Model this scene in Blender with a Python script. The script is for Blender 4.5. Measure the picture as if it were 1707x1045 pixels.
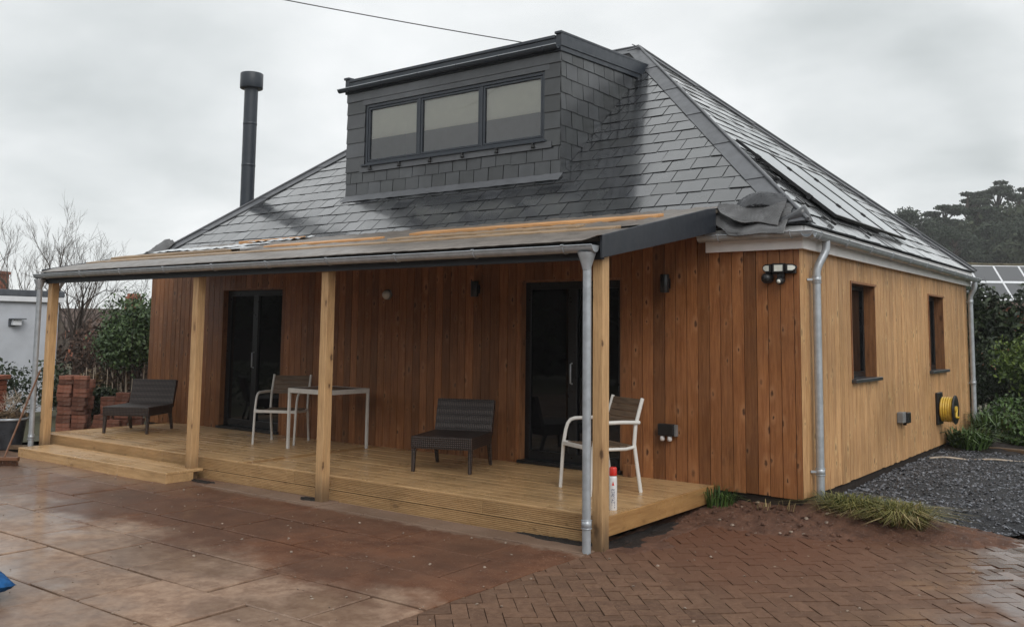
import bpy, math, random
import numpy as np
from mathutils import Vector, Matrix
random.seed(7); rng = np.random.default_rng(11)
S = bpy.context.scene
for o in list(bpy.data.objects): bpy.data.objects.remove(o)
COL = S.collection

# ------------------------------------------------------------------ camera
cam = bpy.data.cameras.new('camera'); camo = bpy.data.objects.new('camera', cam); COL.objects.link(camo)
cam.sensor_fit = 'HORIZONTAL'; cam.sensor_width = 36.0
cam.lens = 1537.54 / 1707 * 36.0
cam.shift_y = -0.0705
cam.clip_start = 0.1; cam.clip_end = 3000
_r = Vector((0.80148592, 0.59790029, 0.01164321)); _u = Vector((0.04916775, -0.08528832, 0.99514242)); _f = Vector((-0.59598898, 0.79702016, 0.0977548))
M = Matrix(((_r.x, _u.x, -_f.x, 2.95318), (_r.y, _u.y, -_f.y, -8.36625), (_r.z, _u.z, -_f.z, 1.6), (0, 0, 0, 1)))
camo.matrix_world = M
S.camera = camo

# ------------------------------------------------------------------ node helper
class NT:
    def __init__(self, tree): self.t = tree
    def n(self, typ, **kw):
        nd = self.t.nodes.new(typ)
        for k, v in kw.items():
            if k.startswith('i_'):
                key = k[2:]
                nd.inputs[int(key) if key.isdigit() else key].default_value = v
            else: setattr(nd, k, v)
        return nd
    def l(self, a, b): self.t.links.new(a, b)
    def val(self, inp, v):
        if hasattr(v, 'is_linked') or hasattr(v, 'links'): self.l(v, inp)
        else: inp.default_value = v
    def math(self, op, a, b=0.0, c=None, clamp=False):
        m = self.n('ShaderNodeMath', operation=op); m.use_clamp = clamp
        self.val(m.inputs[0], a); self.val(m.inputs[1], b)
        if c is not None: self.val(m.inputs[2], c)
        return m.outputs[0]
    def mapr(self, v, a, b, c=0.0, d=1.0, smooth=True):
        m = self.n('ShaderNodeMapRange'); m.interpolation_type = 'SMOOTHSTEP' if smooth else 'LINEAR'
        self.val(m.inputs[0], v)
        for i, x in enumerate((a, b, c, d)): m.inputs[i + 1].default_value = x
        return m.outputs[0]
    def mix(self, fac, a, b, typ='MIX'):
        m = self.n('ShaderNodeMix', data_type='RGBA', blend_type=typ)
        self.val(m.inputs['Factor'], fac)
        for k, v in ((6, a), (7, b)):
            if isinstance(v, tuple): v = tuple(v[:3]) + (1,)
            self.val(m.inputs[k], v)
        return m.outputs[2]
    def noise(self, vec, scale, detail=4, rough=.55, dist=0.0, out=0):
        m = self.n('ShaderNodeTexNoise'); m.inputs['Scale'].default_value = scale; m.inputs['Detail'].default_value = detail
        m.inputs['Roughness'].default_value = rough; m.inputs['Distortion'].default_value = dist
        if vec is not None: self.l(vec, m.inputs['Vector'])
        return m.outputs[out]
    def voro(self, vec, scale, feature='F1', out='Distance', rnd=1.0):
        m = self.n('ShaderNodeTexVoronoi', feature=feature); m.inputs['Scale'].default_value = scale
        m.inputs['Randomness'].default_value = rnd
        if vec is not None: self.l(vec, m.inputs['Vector'])
        return m.outputs[out]
    def mapping(self, vec, scale=(1, 1, 1), loc=(0, 0, 0), rot=(0, 0, 0)):
        m = self.n('ShaderNodeMapping'); self.l(vec, m.inputs[0])
        self.val(m.inputs['Location'], loc); m.inputs['Scale'].default_value = scale; m.inputs['Rotation'].default_value = rot
        return m.outputs[0]
    def obj(self): return self.n('ShaderNodeTexCoord').outputs['Object']
    def pos(self): return self.n('ShaderNodeNewGeometry').outputs['Position']
    def island(self): return self.n('ShaderNodeNewGeometry').outputs['Random Per Island']
    def bump(self, h, strength=.3, dist=.01):
        b = self.n('ShaderNodeBump'); b.inputs['Strength'].default_value = strength; b.inputs['Distance'].default_value = dist
        self.l(h, b.inputs['Height']); return b.outputs[0]

# ------------------------------------------------------------------ world: overcast sky
W = bpy.data.worlds.new('World'); S.world = W; W.use_nodes = True
wt = NT(W.node_tree); W.node_tree.nodes.clear()
SUN_EL, SUN_AZ = 42, 124          # azimuth measured clockwise from +Y
sky = wt.n('ShaderNodeTexSky', sky_type='NISHITA'); sky.sun_disc = False
sky.sun_elevation = math.radians(SUN_EL); sky.sun_rotation = math.radians(SUN_AZ)
tc = wt.n('ShaderNodeTexCoord').outputs['Generated']
# stretch the cloud pattern towards the horizon the way a flat cloud deck foreshortens
sep = wt.n('ShaderNodeSeparateXYZ'); wt.l(tc, sep.inputs[0])
den = wt.math('ADD', wt.math('ABSOLUTE', sep.outputs[2]), .28)
cmb = wt.n('ShaderNodeCombineXYZ'); wt.l(wt.math('DIVIDE', sep.outputs[0], den), cmb.inputs[0]); wt.l(wt.math('DIVIDE', sep.outputs[1], den), cmb.inputs[1])
nz = wt.noise(cmb.outputs[0], 2.1, 5, .5, .35)
nz2 = wt.noise(cmb.outputs[0], 5.5, 4, .55, .2)
wob = wt.n('ShaderNodeVectorMath', operation='MULTIPLY_ADD')
nv = wt.n('ShaderNodeTexNoise'); nv.inputs['Scale'].default_value = 3.2; nv.inputs['Detail'].default_value = 5; wt.l(cmb.outputs[0], nv.inputs['Vector'])
cen = wt.n('ShaderNodeVectorMath', operation='SUBTRACT'); wt.l(nv.outputs['Color'], cen.inputs[0]); cen.inputs[1].default_value = (.5, .5, .5)
wt.l(cen.outputs[0], wob.inputs[0]); wob.inputs[1].default_value = (.13, .13, .10); wt.l(tc, wob.inputs[2])
def blob(d, a0, a1):
    v = wt.n('ShaderNodeVectorMath', operation='DOT_PRODUCT'); wt.l(wob.outputs[0], v.inputs[0]); v.inputs[1].default_value = d
    nn = wt.n('ShaderNodeVectorMath', operation='LENGTH'); wt.l(wob.outputs[0], nn.inputs[0])
    return wt.mapr(wt.math('DIVIDE', v.outputs['Value'], nn.outputs['Value']), math.cos(math.radians(a0)), math.cos(math.radians(a1)))
lum = wt.math('MULTIPLY_ADD', nz, .42, .58)
lum = wt.math('MULTIPLY_ADD', wt.math('SUBTRACT', nz2, .25), .13, lum)
lum = wt.math('MULTIPLY_ADD', blob((-.235, .93, .268), 12, 3), -.25, lum)
lum = wt.math('MULTIPLY_ADD', blob((-.13, .93, .27), 10, 3), -.10, lum)
lum = wt.math('MULTIPLY_ADD', blob((-.183, .972, .147), 5, 1), -.07, lum)
lum = wt.math('MULTIPLY_ADD', blob((-.824, .499, .27), 12, 2), -.15, lum)
lum = wt.math('MULTIPLY_ADD', blob((-.30, .942, .165), 8, 2), .14, lum)
lum = wt.math('MULTIPLY_ADD', blob((-.70, .69, .19), 16, 3), .06, lum)
lum = wt.math('MULTIPLY_ADD', blob((-.08, .86, .50), 18, 5), .22, lum)
lum = wt.math('MULTIPLY', wt.math('MINIMUM', lum, .96), 9.7)
cr = wt.n('ShaderNodeCombineColor'); wt.l(wt.math('MULTIPLY', wt.math('MULTIPLY_ADD', lum, .012, .87), lum), cr.inputs[0]); wt.l(wt.math('MULTIPLY', lum, .995), cr.inputs[1]); wt.l(wt.math('MULTIPLY', lum, 1.0), cr.inputs[2])
skc = wt.mix(.95, sky.outputs[0], cr.outputs[0])
bg = wt.n('ShaderNodeBackground'); wt.l(skc, bg.inputs[0]); bg.inputs[1].default_value = 0.1
wo = wt.n('ShaderNodeOutputWorld'); wt.l(bg.outputs[0], wo.inputs[0])

# ------------------------------------------------------------------ sun (soft, behind cloud)
sl = bpy.data.lights.new('sun', 'SUN'); sl.energy = 1.3; sl.angle = math.radians(38); sl.color = (1, .97, .93)
so = bpy.data.objects.new('sun', sl); COL.objects.link(so)
az, el = math.radians(SUN_AZ), math.radians(SUN_EL)
so.rotation_euler = Vector((math.sin(az) * math.cos(el), math.cos(az) * math.cos(el), math.sin(el))).to_track_quat('Z', 'Y').to_euler()
S.view_settings.view_transform = 'Standard'; S.view_settings.look = 'None'
S.view_settings.exposure = 0.25; S.view_settings.gamma = 1.0
S.cycles.max_bounces = 8; S.cycles.transparent_max_bounces = 8

# ------------------------------------------------------------------ materials
def mat(name):
    m = bpy.data.materials.new(name); m.use_nodes = True
    t = NT(m.node_tree); m.node_tree.nodes.clear()
    p = t.n('ShaderNodeBsdfPrincipled'); o = t.n('ShaderNodeOutputMaterial'); t.l(p.outputs[0], o.inputs[0])
    return m, t, p
def plain(name, col, rough=.5, metal=0.0, spec=.5, var=.12, nscale=9, isl=.0, bump=0.0, bscale=60):
    m, t, p = mat(name)
    v = t.obj()
    k = t.mapr(t.noise(v, nscale, 5), .3, .7, 1 - var, 1 + var)
    if isl: k = t.math('MULTIPLY', k, t.mapr(t.island(), 0, 1, 1 - isl, 1 + isl, False))
    c = t.n('ShaderNodeMix', data_type='RGBA', blend_type='MULTIPLY'); c.inputs['Factor'].default_value = 1
    c.inputs[6].default_value = (*col, 1)
    cc = t.n('ShaderNodeCombineColor'); [t.l(k, cc.inputs[i]) for i in range(3)]; t.l(cc.outputs[0], c.inputs[7])
    t.l(c.outputs[2], p.inputs['Base Color'])
    t.l(t.mapr(t.noise(v, nscale * 2.3, 4), .3, .7, max(rough - .08, .02), min(rough + .08, 1)), p.inputs['Roughness'])
    p.inputs['Metallic'].default_value = metal; p.inputs['Specular IOR Level'].default_value = spec
    if bump: t.l(t.bump(t.noise(v, bscale, 4), bump, .004), p.inputs['Normal'])
    return m
def wood(name, dark, light, axis='z', rough=.5, knots=1.0, knotcol=(.05, .02, .008), isl=.28, pale=None, stain=0.0, stretch=14.0, kscale=5.0, damp=None):
    m, t, p = mat(name)
    v = t.obj(); ir = t.island()
    off = t.n('ShaderNodeCombineXYZ')
    for i, k in enumerate((37.0, 51.0, 23.0)): t.l(t.math('MULTIPLY', ir, k), off.inputs[i])
    add = t.n('ShaderNodeVectorMath', operation='ADD'); t.l(v, add.inputs[0]); t.l(off.outputs[0], add.inputs[1])
    a = 'xyz'.index(axis)
    sc = [stretch] * 3; sc[a] = 1.0
    g = t.noise(t.mapping(add.outputs[0], tuple(sc)), 3.2, 6, .62, .6)
    fine = t.noise(t.mapping(add.outputs[0], tuple(x * 3 for x in sc)), 4.0, 3, .6)
    f = t.mapr(t.math('MULTIPLY_ADD', fine, .35, g), .42, .95)
    c = t.mix(f, light, dark)
    # knots
    sv = t.n('ShaderNodeSeparateXYZ'); t.l(add.outputs[0], sv.inputs[0])
    oth = [i for i in range(3) if i != a]
    uu = t.math('MULTIPLY', t.math('ADD', sv.outputs[oth[0]], sv.outputs[oth[1]]), kscale)
    vv = t.math('MULTIPLY', sv.outputs[a], kscale * .46)
    uv = t.n('ShaderNodeCombineXYZ'); t.l(uu, uv.inputs[0]); t.l(vv, uv.inputs[1])
    wn = t.n('ShaderNodeVectorMath', operation='MULTIPLY_ADD'); nn = t.n('ShaderNodeTexNoise'); nn.inputs['Scale'].default_value = 30; t.l(v, nn.inputs['Vector'])
    t.l(nn.outputs['Color'], wn.inputs[0]); wn.inputs[1].default_value = (.12, .12, 0); t.l(uv.outputs[0], wn.inputs[2])
    vo = t.n('ShaderNodeTexVoronoi', feature='F1', voronoi_dimensions='2D'); vo.inputs['Scale'].default_value = 1.0; t.l(wn.outputs[0], vo.inputs['Vector'])
    pick = t.n('ShaderNodeSeparateColor'); t.l(vo.outputs['Color'], pick.inputs[0])
    kd = t.math('MULTIPLY', vo.outputs['Distance'], t.mapr(pick.outputs[1], 0, 1, .60, 1.5, False))
    on = t.mapr(pick.outputs[0], .05, .75, .10, 1)
    kk = t.math('MULTIPLY', t.math('MULTIPLY', t.mapr(kd, .03, .095, 1, 0), .88 * knots), on)
    ring = t.math('MULTIPLY', t.math('MULTIPLY', t.mapr(kd, .05, .26, 1, 0), .55 * knots), on)
    if pale: c = t.mix(ring, c, pale)
    else: c = t.mix(ring, c, dark)
    c = t.mix(kk, c, knotcol)
    br = t.mapr(ir, 0, 1, 1 - isl, 1 + isl, False)
    big = t.mapr(t.noise(v, .9, 4), .3, .7, .86, 1.12)
    br = t.math('MULTIPLY', br, big)
    cc = t.n('ShaderNodeCombineColor'); [t.l(br, cc.inputs[i]) for i in range(3)]
    c = t.mix(1.0, c, cc.outputs[0], 'MULTIPLY')
    if stain:
        ss = [2.5] * 3; ss[a] = .7
        s = t.mapr(t.noise(t.mapping(v, tuple(ss)), 1.6, 6, .65, .4), .52, .78, 0, stain)
        c = t.mix(s, c, tuple(x * .3 for x in dark))
    if damp:      # splash dirt and damp drawn up from the ground
        pz_ = t.n('ShaderNodeSeparateXYZ'); t.l(t.pos(), pz_.inputs[0])
        hgt = t.math('ADD', pz_.outputs[2], t.math('MULTIPLY', t.math('SUBTRACT', t.noise(t.mapping(v, (9, 9, 1.5)), 1.5, 4), .5), .35))
        c = t.mix(t.mapr(hgt, .30, -.06, 0, damp), c, (.085, .055, .032))
        c = t.mix(t.mapr(t.noise(t.mapping(v, (7, 7, .5)), 1.7, 6, .65), .55, .78, 0, .4), c, (.20, .155, .10))
    t.l(c, p.inputs['Base Color'])
    t.l(t.mapr(t.noise(v, 2.2, 4), .3, .7, rough - .12, rough + .15), p.inputs['Roughness'])
    p.inputs['Specular IOR Level'].default_value = .4
    t.l(t.bump(t.math('MULTIPLY_ADD', fine, .4, g), .35, .004), p.inputs['Normal'])
    return m
def slate_mat(name, col=(.026, .028, .033), r0=.14, r1=.26, coat=1.0):
    m, t, p = mat(name)
    v = t.obj(); ir = t.island()
    w = t.math('FRACT', t.math('MULTIPLY', ir, 17.31))
    n1 = t.noise(v, 7, 6, .6); n2 = t.noise(v, 46, 4, .65)
    k = t.math('MULTIPLY', t.mapr(n1, .25, .75, .72, 1.3), t.mapr(ir, 0, 1, .68, 1.34, False))
    cc = t.n('ShaderNodeCombineColor'); [t.l(k, cc.inputs[i]) for i in range(3)]
    base = t.mix(t.math('MULTIPLY', w, .5), col, (col[0] * 1.0, col[1] * 1.05, col[2] * .86))
    t.l(t.mix(1.0, base, cc.outputs[0], 'MULTIPLY'), p.inputs['Base Color'])
    wet = t.mapr(t.noise(v, 1.3, 5, .6), .38, .66, 0, 1)
    rr = t.math('ADD', t.math('MULTIPLY', t.math('SUBTRACT', 1.0, wet), r1 - r0), t.mapr(w, 0, 1, r0, r0 + .12, False))
    t.l(rr, p.inputs['Roughness']); p.inputs['Specular IOR Level'].default_value = .8
    p.inputs['Coat Weight'].default_value = coat; t.l(t.math('MULTIPLY', rr, .42), p.inputs['Coat Roughness']); p.inputs['Coat IOR'].default_value = 1.7
    t.l(t.bump(t.math('MULTIPLY_ADD', n2, .3, n1), .12, .006), p.inputs['Normal'])
    return m
def leaf_mat(name, a, b, rough=.5):
    m, t, p = mat(name)
    ir = t.island(); n = t.noise(t.obj(), 1.6, 3)
    c = t.mix(t.mapr(t.math('ADD', t.math('MULTIPLY', ir, .6), t.math('MULTIPLY', n, .5)), .2, .9), a, b)
    t.l(c, p.inputs['Base Color']); p.inputs['Roughness'].default_value = rough; p.inputs['Specular IOR Level'].default_value = .35
    return m
def glass_mat(name, base=(.004, .004, .005), rough=.03):
    m, t, p = mat(name)
    p.inputs['Base Color'].default_value = (*base, 1); p.inputs['Roughness'].default_value = rough
    t.l(t.bump(t.noise(t.obj(), 1.4, 2), .03, .01), p.inputs['Normal'])
    return m
def pane_mat(name):
    m = bpy.data.materials.new(name); m.use_nodes = True
    t = NT(m.node_tree); m.node_tree.nodes.clear()
    fr = t.n('ShaderNodeFresnel'); fr.inputs[0].default_value = 2.1
    tr = t.n('ShaderNodeBsdfTransparent'); tr.inputs[0].default_value = (.98, .985, .98, 1)
    gl = t.n('ShaderNodeBsdfGlossy'); gl.inputs['Roughness'].default_value = .02
    mx = t.n('ShaderNodeMixShader'); t.l(fr.outputs[0], mx.inputs[0]); t.l(tr.outputs[0], mx.inputs[1]); t.l(gl.outputs[0], mx.inputs[2])
    o = t.n('ShaderNodeOutputMaterial'); t.l(mx.outputs[0], o.inputs[0])
    return m

MT = {}
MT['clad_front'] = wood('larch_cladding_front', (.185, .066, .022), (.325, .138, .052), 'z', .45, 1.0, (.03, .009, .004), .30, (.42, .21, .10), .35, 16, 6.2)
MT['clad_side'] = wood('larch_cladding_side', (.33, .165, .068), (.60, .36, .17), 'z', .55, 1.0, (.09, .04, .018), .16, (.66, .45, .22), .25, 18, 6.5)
MT['post'] = wood('pine_post', (.40, .23, .108), (.62, .40, .20), 'z', .55, 1.0, (.08, .04, .018), .1, None, .35, 20, 4.2, .8)
MT['deck'] = wood('deck_board', (.40, .24, .112), (.57, .37, .185), 'x', .30, .55, (.10, .05, .02), .09, None, .3)
MT['deck_cross'] = wood('deck_board_cross', (.29, .15, .055), (.41, .235, .095), 'y', .32, .6, (.10, .05, .02), .14, None, .4)
MT['lining'] = wood('reveal_lining', (.15, .06, .025), (.30, .14, .06), 'z', .5, .7, (.05, .02, .01), .15)
MT['batten'] = wood('roof_batten', (.36, .175, .065), (.56, .30, .125), 'x', .45, .4, (.2, .08, .03), .2, None, .2)
MT['osb'] = wood('roof_boarding', (.10, .085, .07), (.20, .17, .145), 'x', .4, .2, (.08, .05, .03), .1, None, .35)
MT['osb_tan'] = wood('weathered_batten', (.20, .13, .075), (.36, .25, .15), 'x', .45, .4, (.1, .06, .03), .2, None, .4)
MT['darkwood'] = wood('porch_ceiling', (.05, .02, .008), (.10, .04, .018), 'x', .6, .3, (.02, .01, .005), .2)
MT['slate'] = slate_mat('roof_slate')
MT['slate_wall'] = slate_mat('wall_slate', (.028, .031, .036), .26, .46, .15)
MT['lead'] = plain('lead_capping', (.105, .11, .12), .38, 0, .5, .12, 5, .08, .1, 20)
MT['under'] = plain('roof_underlay', (.008, .008, .009), .8)
MT['anth'] = plain('anthracite_metal', (.026, .033, .044), .42, 0, .5, .06, 4)
MT['navy'] = plain('dark_fascia_board', (.020, .024, .032), .40, 0, .5, .08, 6, .06, .05, 90)
MT['galv'] = plain('galvanised_steel', (.40, .43, .46), .36, .35, .5, .12, 14, .06)
MT['fascia'] = plain('grey_white_fascia', (.86, .84, .83), .45, 0, .4, .05, 7)
MT['black'] = plain('black_plastic', (.012, .012, .013), .38)
MT['frame'] = plain('window_frame', (.007, .0075, .009), .35, 0, .5, .05)
MT['glass'] = glass_mat('dark_door_glass')
MT['pane'] = pane_mat('window_pane')
MT['blind'] = plain('roller_blind', (.90, .89, .77), .8, 0, .2, .02)
MT['room'] = plain('room_wall', (.30, .36, .44), .8, 0, .2, .05)
MT['core'] = plain('wall_backing', (.02, .012, .008), .9)
MT['white'] = plain('white_painted_metal', (.66, .645, .61), .38, 0, .5, .05, 14)
MT['slat'] = wood('chair_slat', (.09, .058, .035), (.18, .12, .075), 'x', .5, .2, (.04, .02, .01), .15)
MT['lampglass'] = plain('frosted_lamp_glass', (.62, .62, .60), .25, 0, .5, .04)
MT['lens'] = plain('flood_lens', (.70, .72, .66), .2, 0, .6, .06, 30)
MT['yellow'] = plain('yellow_hose', (.62, .40, .045), .38, 0, .5, .1, 20)
MT['red'] = plain('red_plastic', (.62, .03, .02), .35)
MT['canwhite'] = plain('white_can', (.70, .70, .70), .3, 0, .5, .03)
MT['ink'] = plain('navy_ink', (.02, .03, .11), .5, 0, .4, .02)
MT['greybox'] = plain('grey_plastic', (.20, .20, .20), .45)
MT['felt'] = plain('roofing_felt', (.088, .088, .090), .34, 0, .6, .3, 6, 0, .3, 40)
MT['felt_brown'] = plain('brown_grey_membrane', (.165, .140, .120), .36, 0, .6, .22, 5, 0, .25, 40)
MT['felt_dark'] = plain('dark_roofing_felt', (.05, .052, .057), .3, 0, .6, .2, 6, 0, .2, 40)
MT['plastic_sheet'] = plain('pale_plastic_sheet', (.62, .64, .66), .3, 0, .5, .1)
MT['blue'] = plain('blue_fabric', (.012, .075, .21), .85, 0, .2, .35, 16, 0, .5, 160)
MT['pot'] = plain('black_pot', (.035, .040, .048), .35, 0, .5, .35, 8)
MT['broomwood'] = plain('broom_handle', (.16, .075, .04), .5)
MT['bristle'] = plain('broom_bristle', (.10, .045, .025), .8, 0, .3, .3, 30)
MT['cable'] = plain('black_cable', (.03, .03, .035), .5)
MT['render'] = plain('painted_render', (.52, .545, .59), .85, 0, .2, .07, 3, 0, .2, 60)
MT['whitepaint'] = plain('white_board', (.75, .77, .80), .5, 0, .3, .04)
MT['greyroof'] = plain('grey_flat_roof', (.09, .10, .115), .6, 0, .4, .15)
MT['tile'] = plain('brown_roof_tile', (.075, .050, .040), .8, 0, .3, .35, 3, .2, .4, 18)
MT['mosstile'] = plain('mossy_ridge', (.085, .075, .05), .9, 0, .2, .4, 6)
MT['bark'] = plain('bare_bark', (.090, .072, .060), .85, 0, .2, .25, 6)
MT['barkdark'] = plain('wet_bark', (.045, .034, .028), .85, 0, .2, .25, 6)
MT['palestem'] = plain('pale_dead_stem', (.42, .35, .28), .8, 0, .2, .2, 9)
MT['straw'] = leaf_mat('dead_foliage', (.16, .105, .055), (.07, .05, .035), .8)
MT['brownleaf'] = leaf_mat('brown_winter_leaf', (.055, .035, .028), (.10, .062, .045), .8)
MT['evergreen'] = leaf_mat('evergreen_leaf', (.026, .050, .020), (.10, .155, .06), .42)
MT['hedge'] = leaf_mat('hedge_leaf', (.012, .022, .010), (.038, .055, .022), .5)
MT['shrub'] = leaf_mat('shrub_leaf', (.032, .060, .012), (.13, .18, .032), .45)
MT['greenery'] = leaf_mat('bed_leaf', (.024, .050, .013), (.085, .15, .035), .45)
MT['grass'] = leaf_mat('grass_blade', (.045, .062, .014), (.21, .19, .055), .6)
MT['drygrass'] = leaf_mat('dry_grass_blade', (.20, .15, .06), (.34, .27, .13), .7)
MT['pine'] = leaf_mat('pine_needles', (.012, .024, .014), (.032, .048, .024), .6)
MT['wood'] = leaf_mat('far_wood', (.018, .030, .016), (.045, .058, .028), .7)
MT['stone'] = plain('pale_stone', (.26, .20, .155), .7, 0, .4, .3, 30)
MT['slate_stone'] = leaf_mat('slate_chipping', (.040, .042, .050), (.19, .20, .225), .34)

def brick_mat(name, a, b, isl=.35):
    m, t, p = mat(name)
    v = t.obj(); n = t.noise(v, 22, 5); o = t.n('ShaderNodeObjectInfo').outputs['Random']
    c = t.mix(t.mapr(n, .3, .75), a, b)
    br = t.mapr(o, 0, 1, 1 - isl, 1 + isl, False)
    cc = t.n('ShaderNodeCombineColor'); [t.l(br, cc.inputs[i]) for i in range(3)]
    c = t.mix(1.0, c, cc.outputs[0], 'MULTIPLY')
    c = t.mix(t.mapr(t.noise(v, 9, 4), .55, .75, 0, .5), c, (.30, .24, .20))
    t.l(c, p.inputs['Base Color']); p.inputs['Roughness'].default_value = .85
    t.l(t.bump(n, .4, .004), p.inputs['Normal'])
    return m
MT['brick'] = brick_mat('loose_brick', (.17, .065, .040), (.27, .105, .065), .45)
MT['brickwall'] = brick_mat('pillar_brick', (.24, .075, .04), (.34, .12, .065), .1)

def patio_mat():
    m, t, p = mat('patio_slab')
    v = t.pos(); ir = t.island()
    n = t.noise(v, 1.1, 6, .62); n2 = t.noise(v, 9, 6, .7); n3 = t.noise(v, 70, 3, .7)
    dry = t.mix(t.mapr(n2, .3, .72), (.20, .122, .080), (.37, .255, .180))
    c = t.mix(1.0, dry, t.mix(ir, (.88, .87, .86), (1.10, 1.07, 1.04)), 'MULTIPLY')
    sp = t.n('ShaderNodeSeparateXYZ'); t.l(v, sp.inputs[0])
    # red mud trodden and washed out from the dug edge along the deck, broad at the right
    edge = t.math('MULTIPLY_ADD', sp.outputs[0], -.06, -4.38)
    d = t.math('ADD', t.math('SUBTRACT', sp.outputs[1], edge), t.math('MULTIPLY', t.math('SUBTRACT', n, .5), 2.2))
    mud = t.mapr(d, -.10, .45, 0, .93)
    far = t.mapr(sp.outputs[0], -8.6, -4.8, .45, 1)
    mud = t.math('MULTIPLY', mud, far)
    mudc = t.mix(t.mapr(t.math('MULTIPLY_ADD', n3, .35, t.noise(v, 3.5, 6, .65)), .48, .84), (.082, .031, .016), (.150, .064, .034))
    c = t.mix(mud, c, mudc)
    # pale strip of clean slab right by the deck fascia
    strip = t.math('MULTIPLY', t.mapr(t.math('MULTIPLY_ADD', t.math('SUBTRACT', n2, .5), .32, sp.outputs[1]), -2.40, -2.30, 0, .75), t.mapr(sp.outputs[0], -6.2, -5.2, 0, 1))
    c = t.mix(strip, c, (.24, .17, .125))
    wetd = t.mapr(t.noise(v, .75, 5, .6), .40, .58, 0, 1)
    c = t.mix(t.math('MULTIPLY', wetd, .4), c, (.10, .062, .045))
    c = t.mix(t.math('MULTIPLY', t.mapr(n3, .60, .72), .5), c, (.40, .31, .24))
    c = t.mix(t.mapr(t.voro(v, 3.1), .035, .02, 0, .9, False), c, (.45, .42, .36))
    t.l(c, p.inputs['Base Color'])
    leftwet = t.mapr(sp.outputs[0], -3.6, -6.0, 0, .75)
    puddle = t.math('MAXIMUM', t.math('MULTIPLY', wetd, .7), t.math('MULTIPLY', leftwet, t.mapr(t.noise(v, 1.6, 4), .35, .6, .35, 1)))
    r = t.math('MULTIPLY_ADD', puddle, -.66, .80)
    r = t.math('MULTIPLY_ADD', mud, .22, r, True)
    film = t.math('MULTIPLY', t.mapr(t.math('ADD', t.math('MULTIPLY', t.noise(v, 1.25, 5, .6), 1.0), t.mapr(sp.outputs[0], -2.5, -6.5, -.16, .24, False)), .46, .66), .9)
    film = t.math('MULTIPLY', film, t.math('MULTIPLY_ADD', mud, -.75, 1.0))
    t.l(t.math('MULTIPLY_ADD', mud, -.32, .5), p.inputs['Specular IOR Level'])
    t.l(film, p.inputs['Coat Weight']); p.inputs['Coat Roughness'].default_value = .14; p.inputs['Coat IOR'].default_value = 1.33
    t.l(r, p.inputs['Roughness'])
    t.l(t.bump(t.math('MULTIPLY_ADD', n3, .5, n2), .35, .006), p.inputs['Normal'])
    return m
MT['patio'] = patio_mat()
def paver_mat():
    m, t, p = mat('block_paver')
    v = t.pos(); ir = t.island()
    n = t.noise(v, .9, 6, .62); n2 = t.noise(v, 26, 5, .7); n3 = t.noise(v, 120, 2, .6)
    c = t.mix(t.mapr(n2, .3, .7), (.105, .057, .035), (.165, .097, .062))
    c = t.mix(1.0, c, t.mix(ir, (.82, .80, .79), (1.18, 1.16, 1.14)), 'MULTIPLY')
    sp = t.n('ShaderNodeSeparateXYZ'); t.l(v, sp.inputs[0])
    mud = t.math('MULTIPLY', t.mapr(t.math('MULTIPLY_ADD', t.math('SUBTRACT', n, .5), 2.4, sp.outputs[1]), -3.3, -1.3, 0, .9), t.mapr(sp.outputs[0], 1.4, .2, .2, 1))
    c = t.mix(mud, c, (.13, .055, .030))
    c = t.mix(t.math('MULTIPLY', t.mapr(n3, .62, .72), .55), c, (.32, .25, .20))
    c = t.mix(t.mapr(t.voro(v, 2.6), .03, .018, 0, .9, False), c, (.42, .37, .28))
    t.l(c, p.inputs['Base Color'])
    wet = t.math('MULTIPLY', t.mapr(t.noise(v, .8, 5, .6), .38, .6, .25, 1), t.mapr(sp.outputs[0], .4, 1.7, .25, 1))
    t.l(t.math('MULTIPLY', t.mapr(wet, .35, .85), .9), p.inputs['Coat Weight']); p.inputs['Coat Roughness'].default_value = .16; p.inputs['Coat IOR'].default_value = 1.33
    t.l(t.math('MULTIPLY_ADD', wet, -.62, .86, True), p.inputs['Roughness']); p.inputs['Specular IOR Level'].default_value = .3
    t.l(t.bump(t.math('MULTIPLY_ADD', n3, .4, n2), .4, .005), p.inputs['Normal'])
    return m
MT['paver'] = paver_mat()
def earth_mat(name, a, b, stone=(.30, .24, .19), sc=7):
    m, t, p = mat(name)
    v = t.pos(); n = t.noise(v, sc, 7, .68); n2 = t.noise(v, sc * 8, 4, .7)
    c = t.mix(t.mapr(n, .3, .7), a, b)
    c = t.mix(t.mapr(t.voro(v, 19), .16, .10, 0, .5), c, stone)
    c = t.mix(t.mapr(n2, .62, .78, 0, .6), c, stone)
    t.l(c, p.inputs['Base Color']); t.l(t.mapr(n, .3, .7, .55, .9), p.inputs['Roughness'])
    t.l(t.bump(t.math('MULTIPLY_ADD', n2, .5, n), .8, .03), p.inputs['Normal'])
    return m
MT['soil'] = earth_mat('red_soil', (.080, .035, .020), (.165, .078, .046))
MT['soil_and_shade'] = earth_mat('wet_soil_and_hole_shade', (.006, .004, .003), (.018, .010, .007), (.03, .018, .012))  # near-black carries painted hole shade in the dug patches; also bed soil and compost
MT['earth'] = earth_mat('open_ground', (.05, .048, .025), (.085, .08, .035), (.09, .08, .05), 1.2)
MT['joint'] = earth_mat('joint_sand', (.016, .009, .006), (.034, .020, .014), (.05, .03, .02), 12)
MT['gravelbase'] = earth_mat('gravel_bed', (.018, .019, .021), (.05, .053, .06), (.12, .125, .14), 26)
MT['lawn'] = earth_mat('lawn_turf', (.030, .060, .014), (.055, .10, .025), (.06, .09, .03), 9)
MT['hillm'] = earth_mat('hillside', (.035, .036, .020), (.08, .062, .035), (.05, .05, .03), .08)

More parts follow.
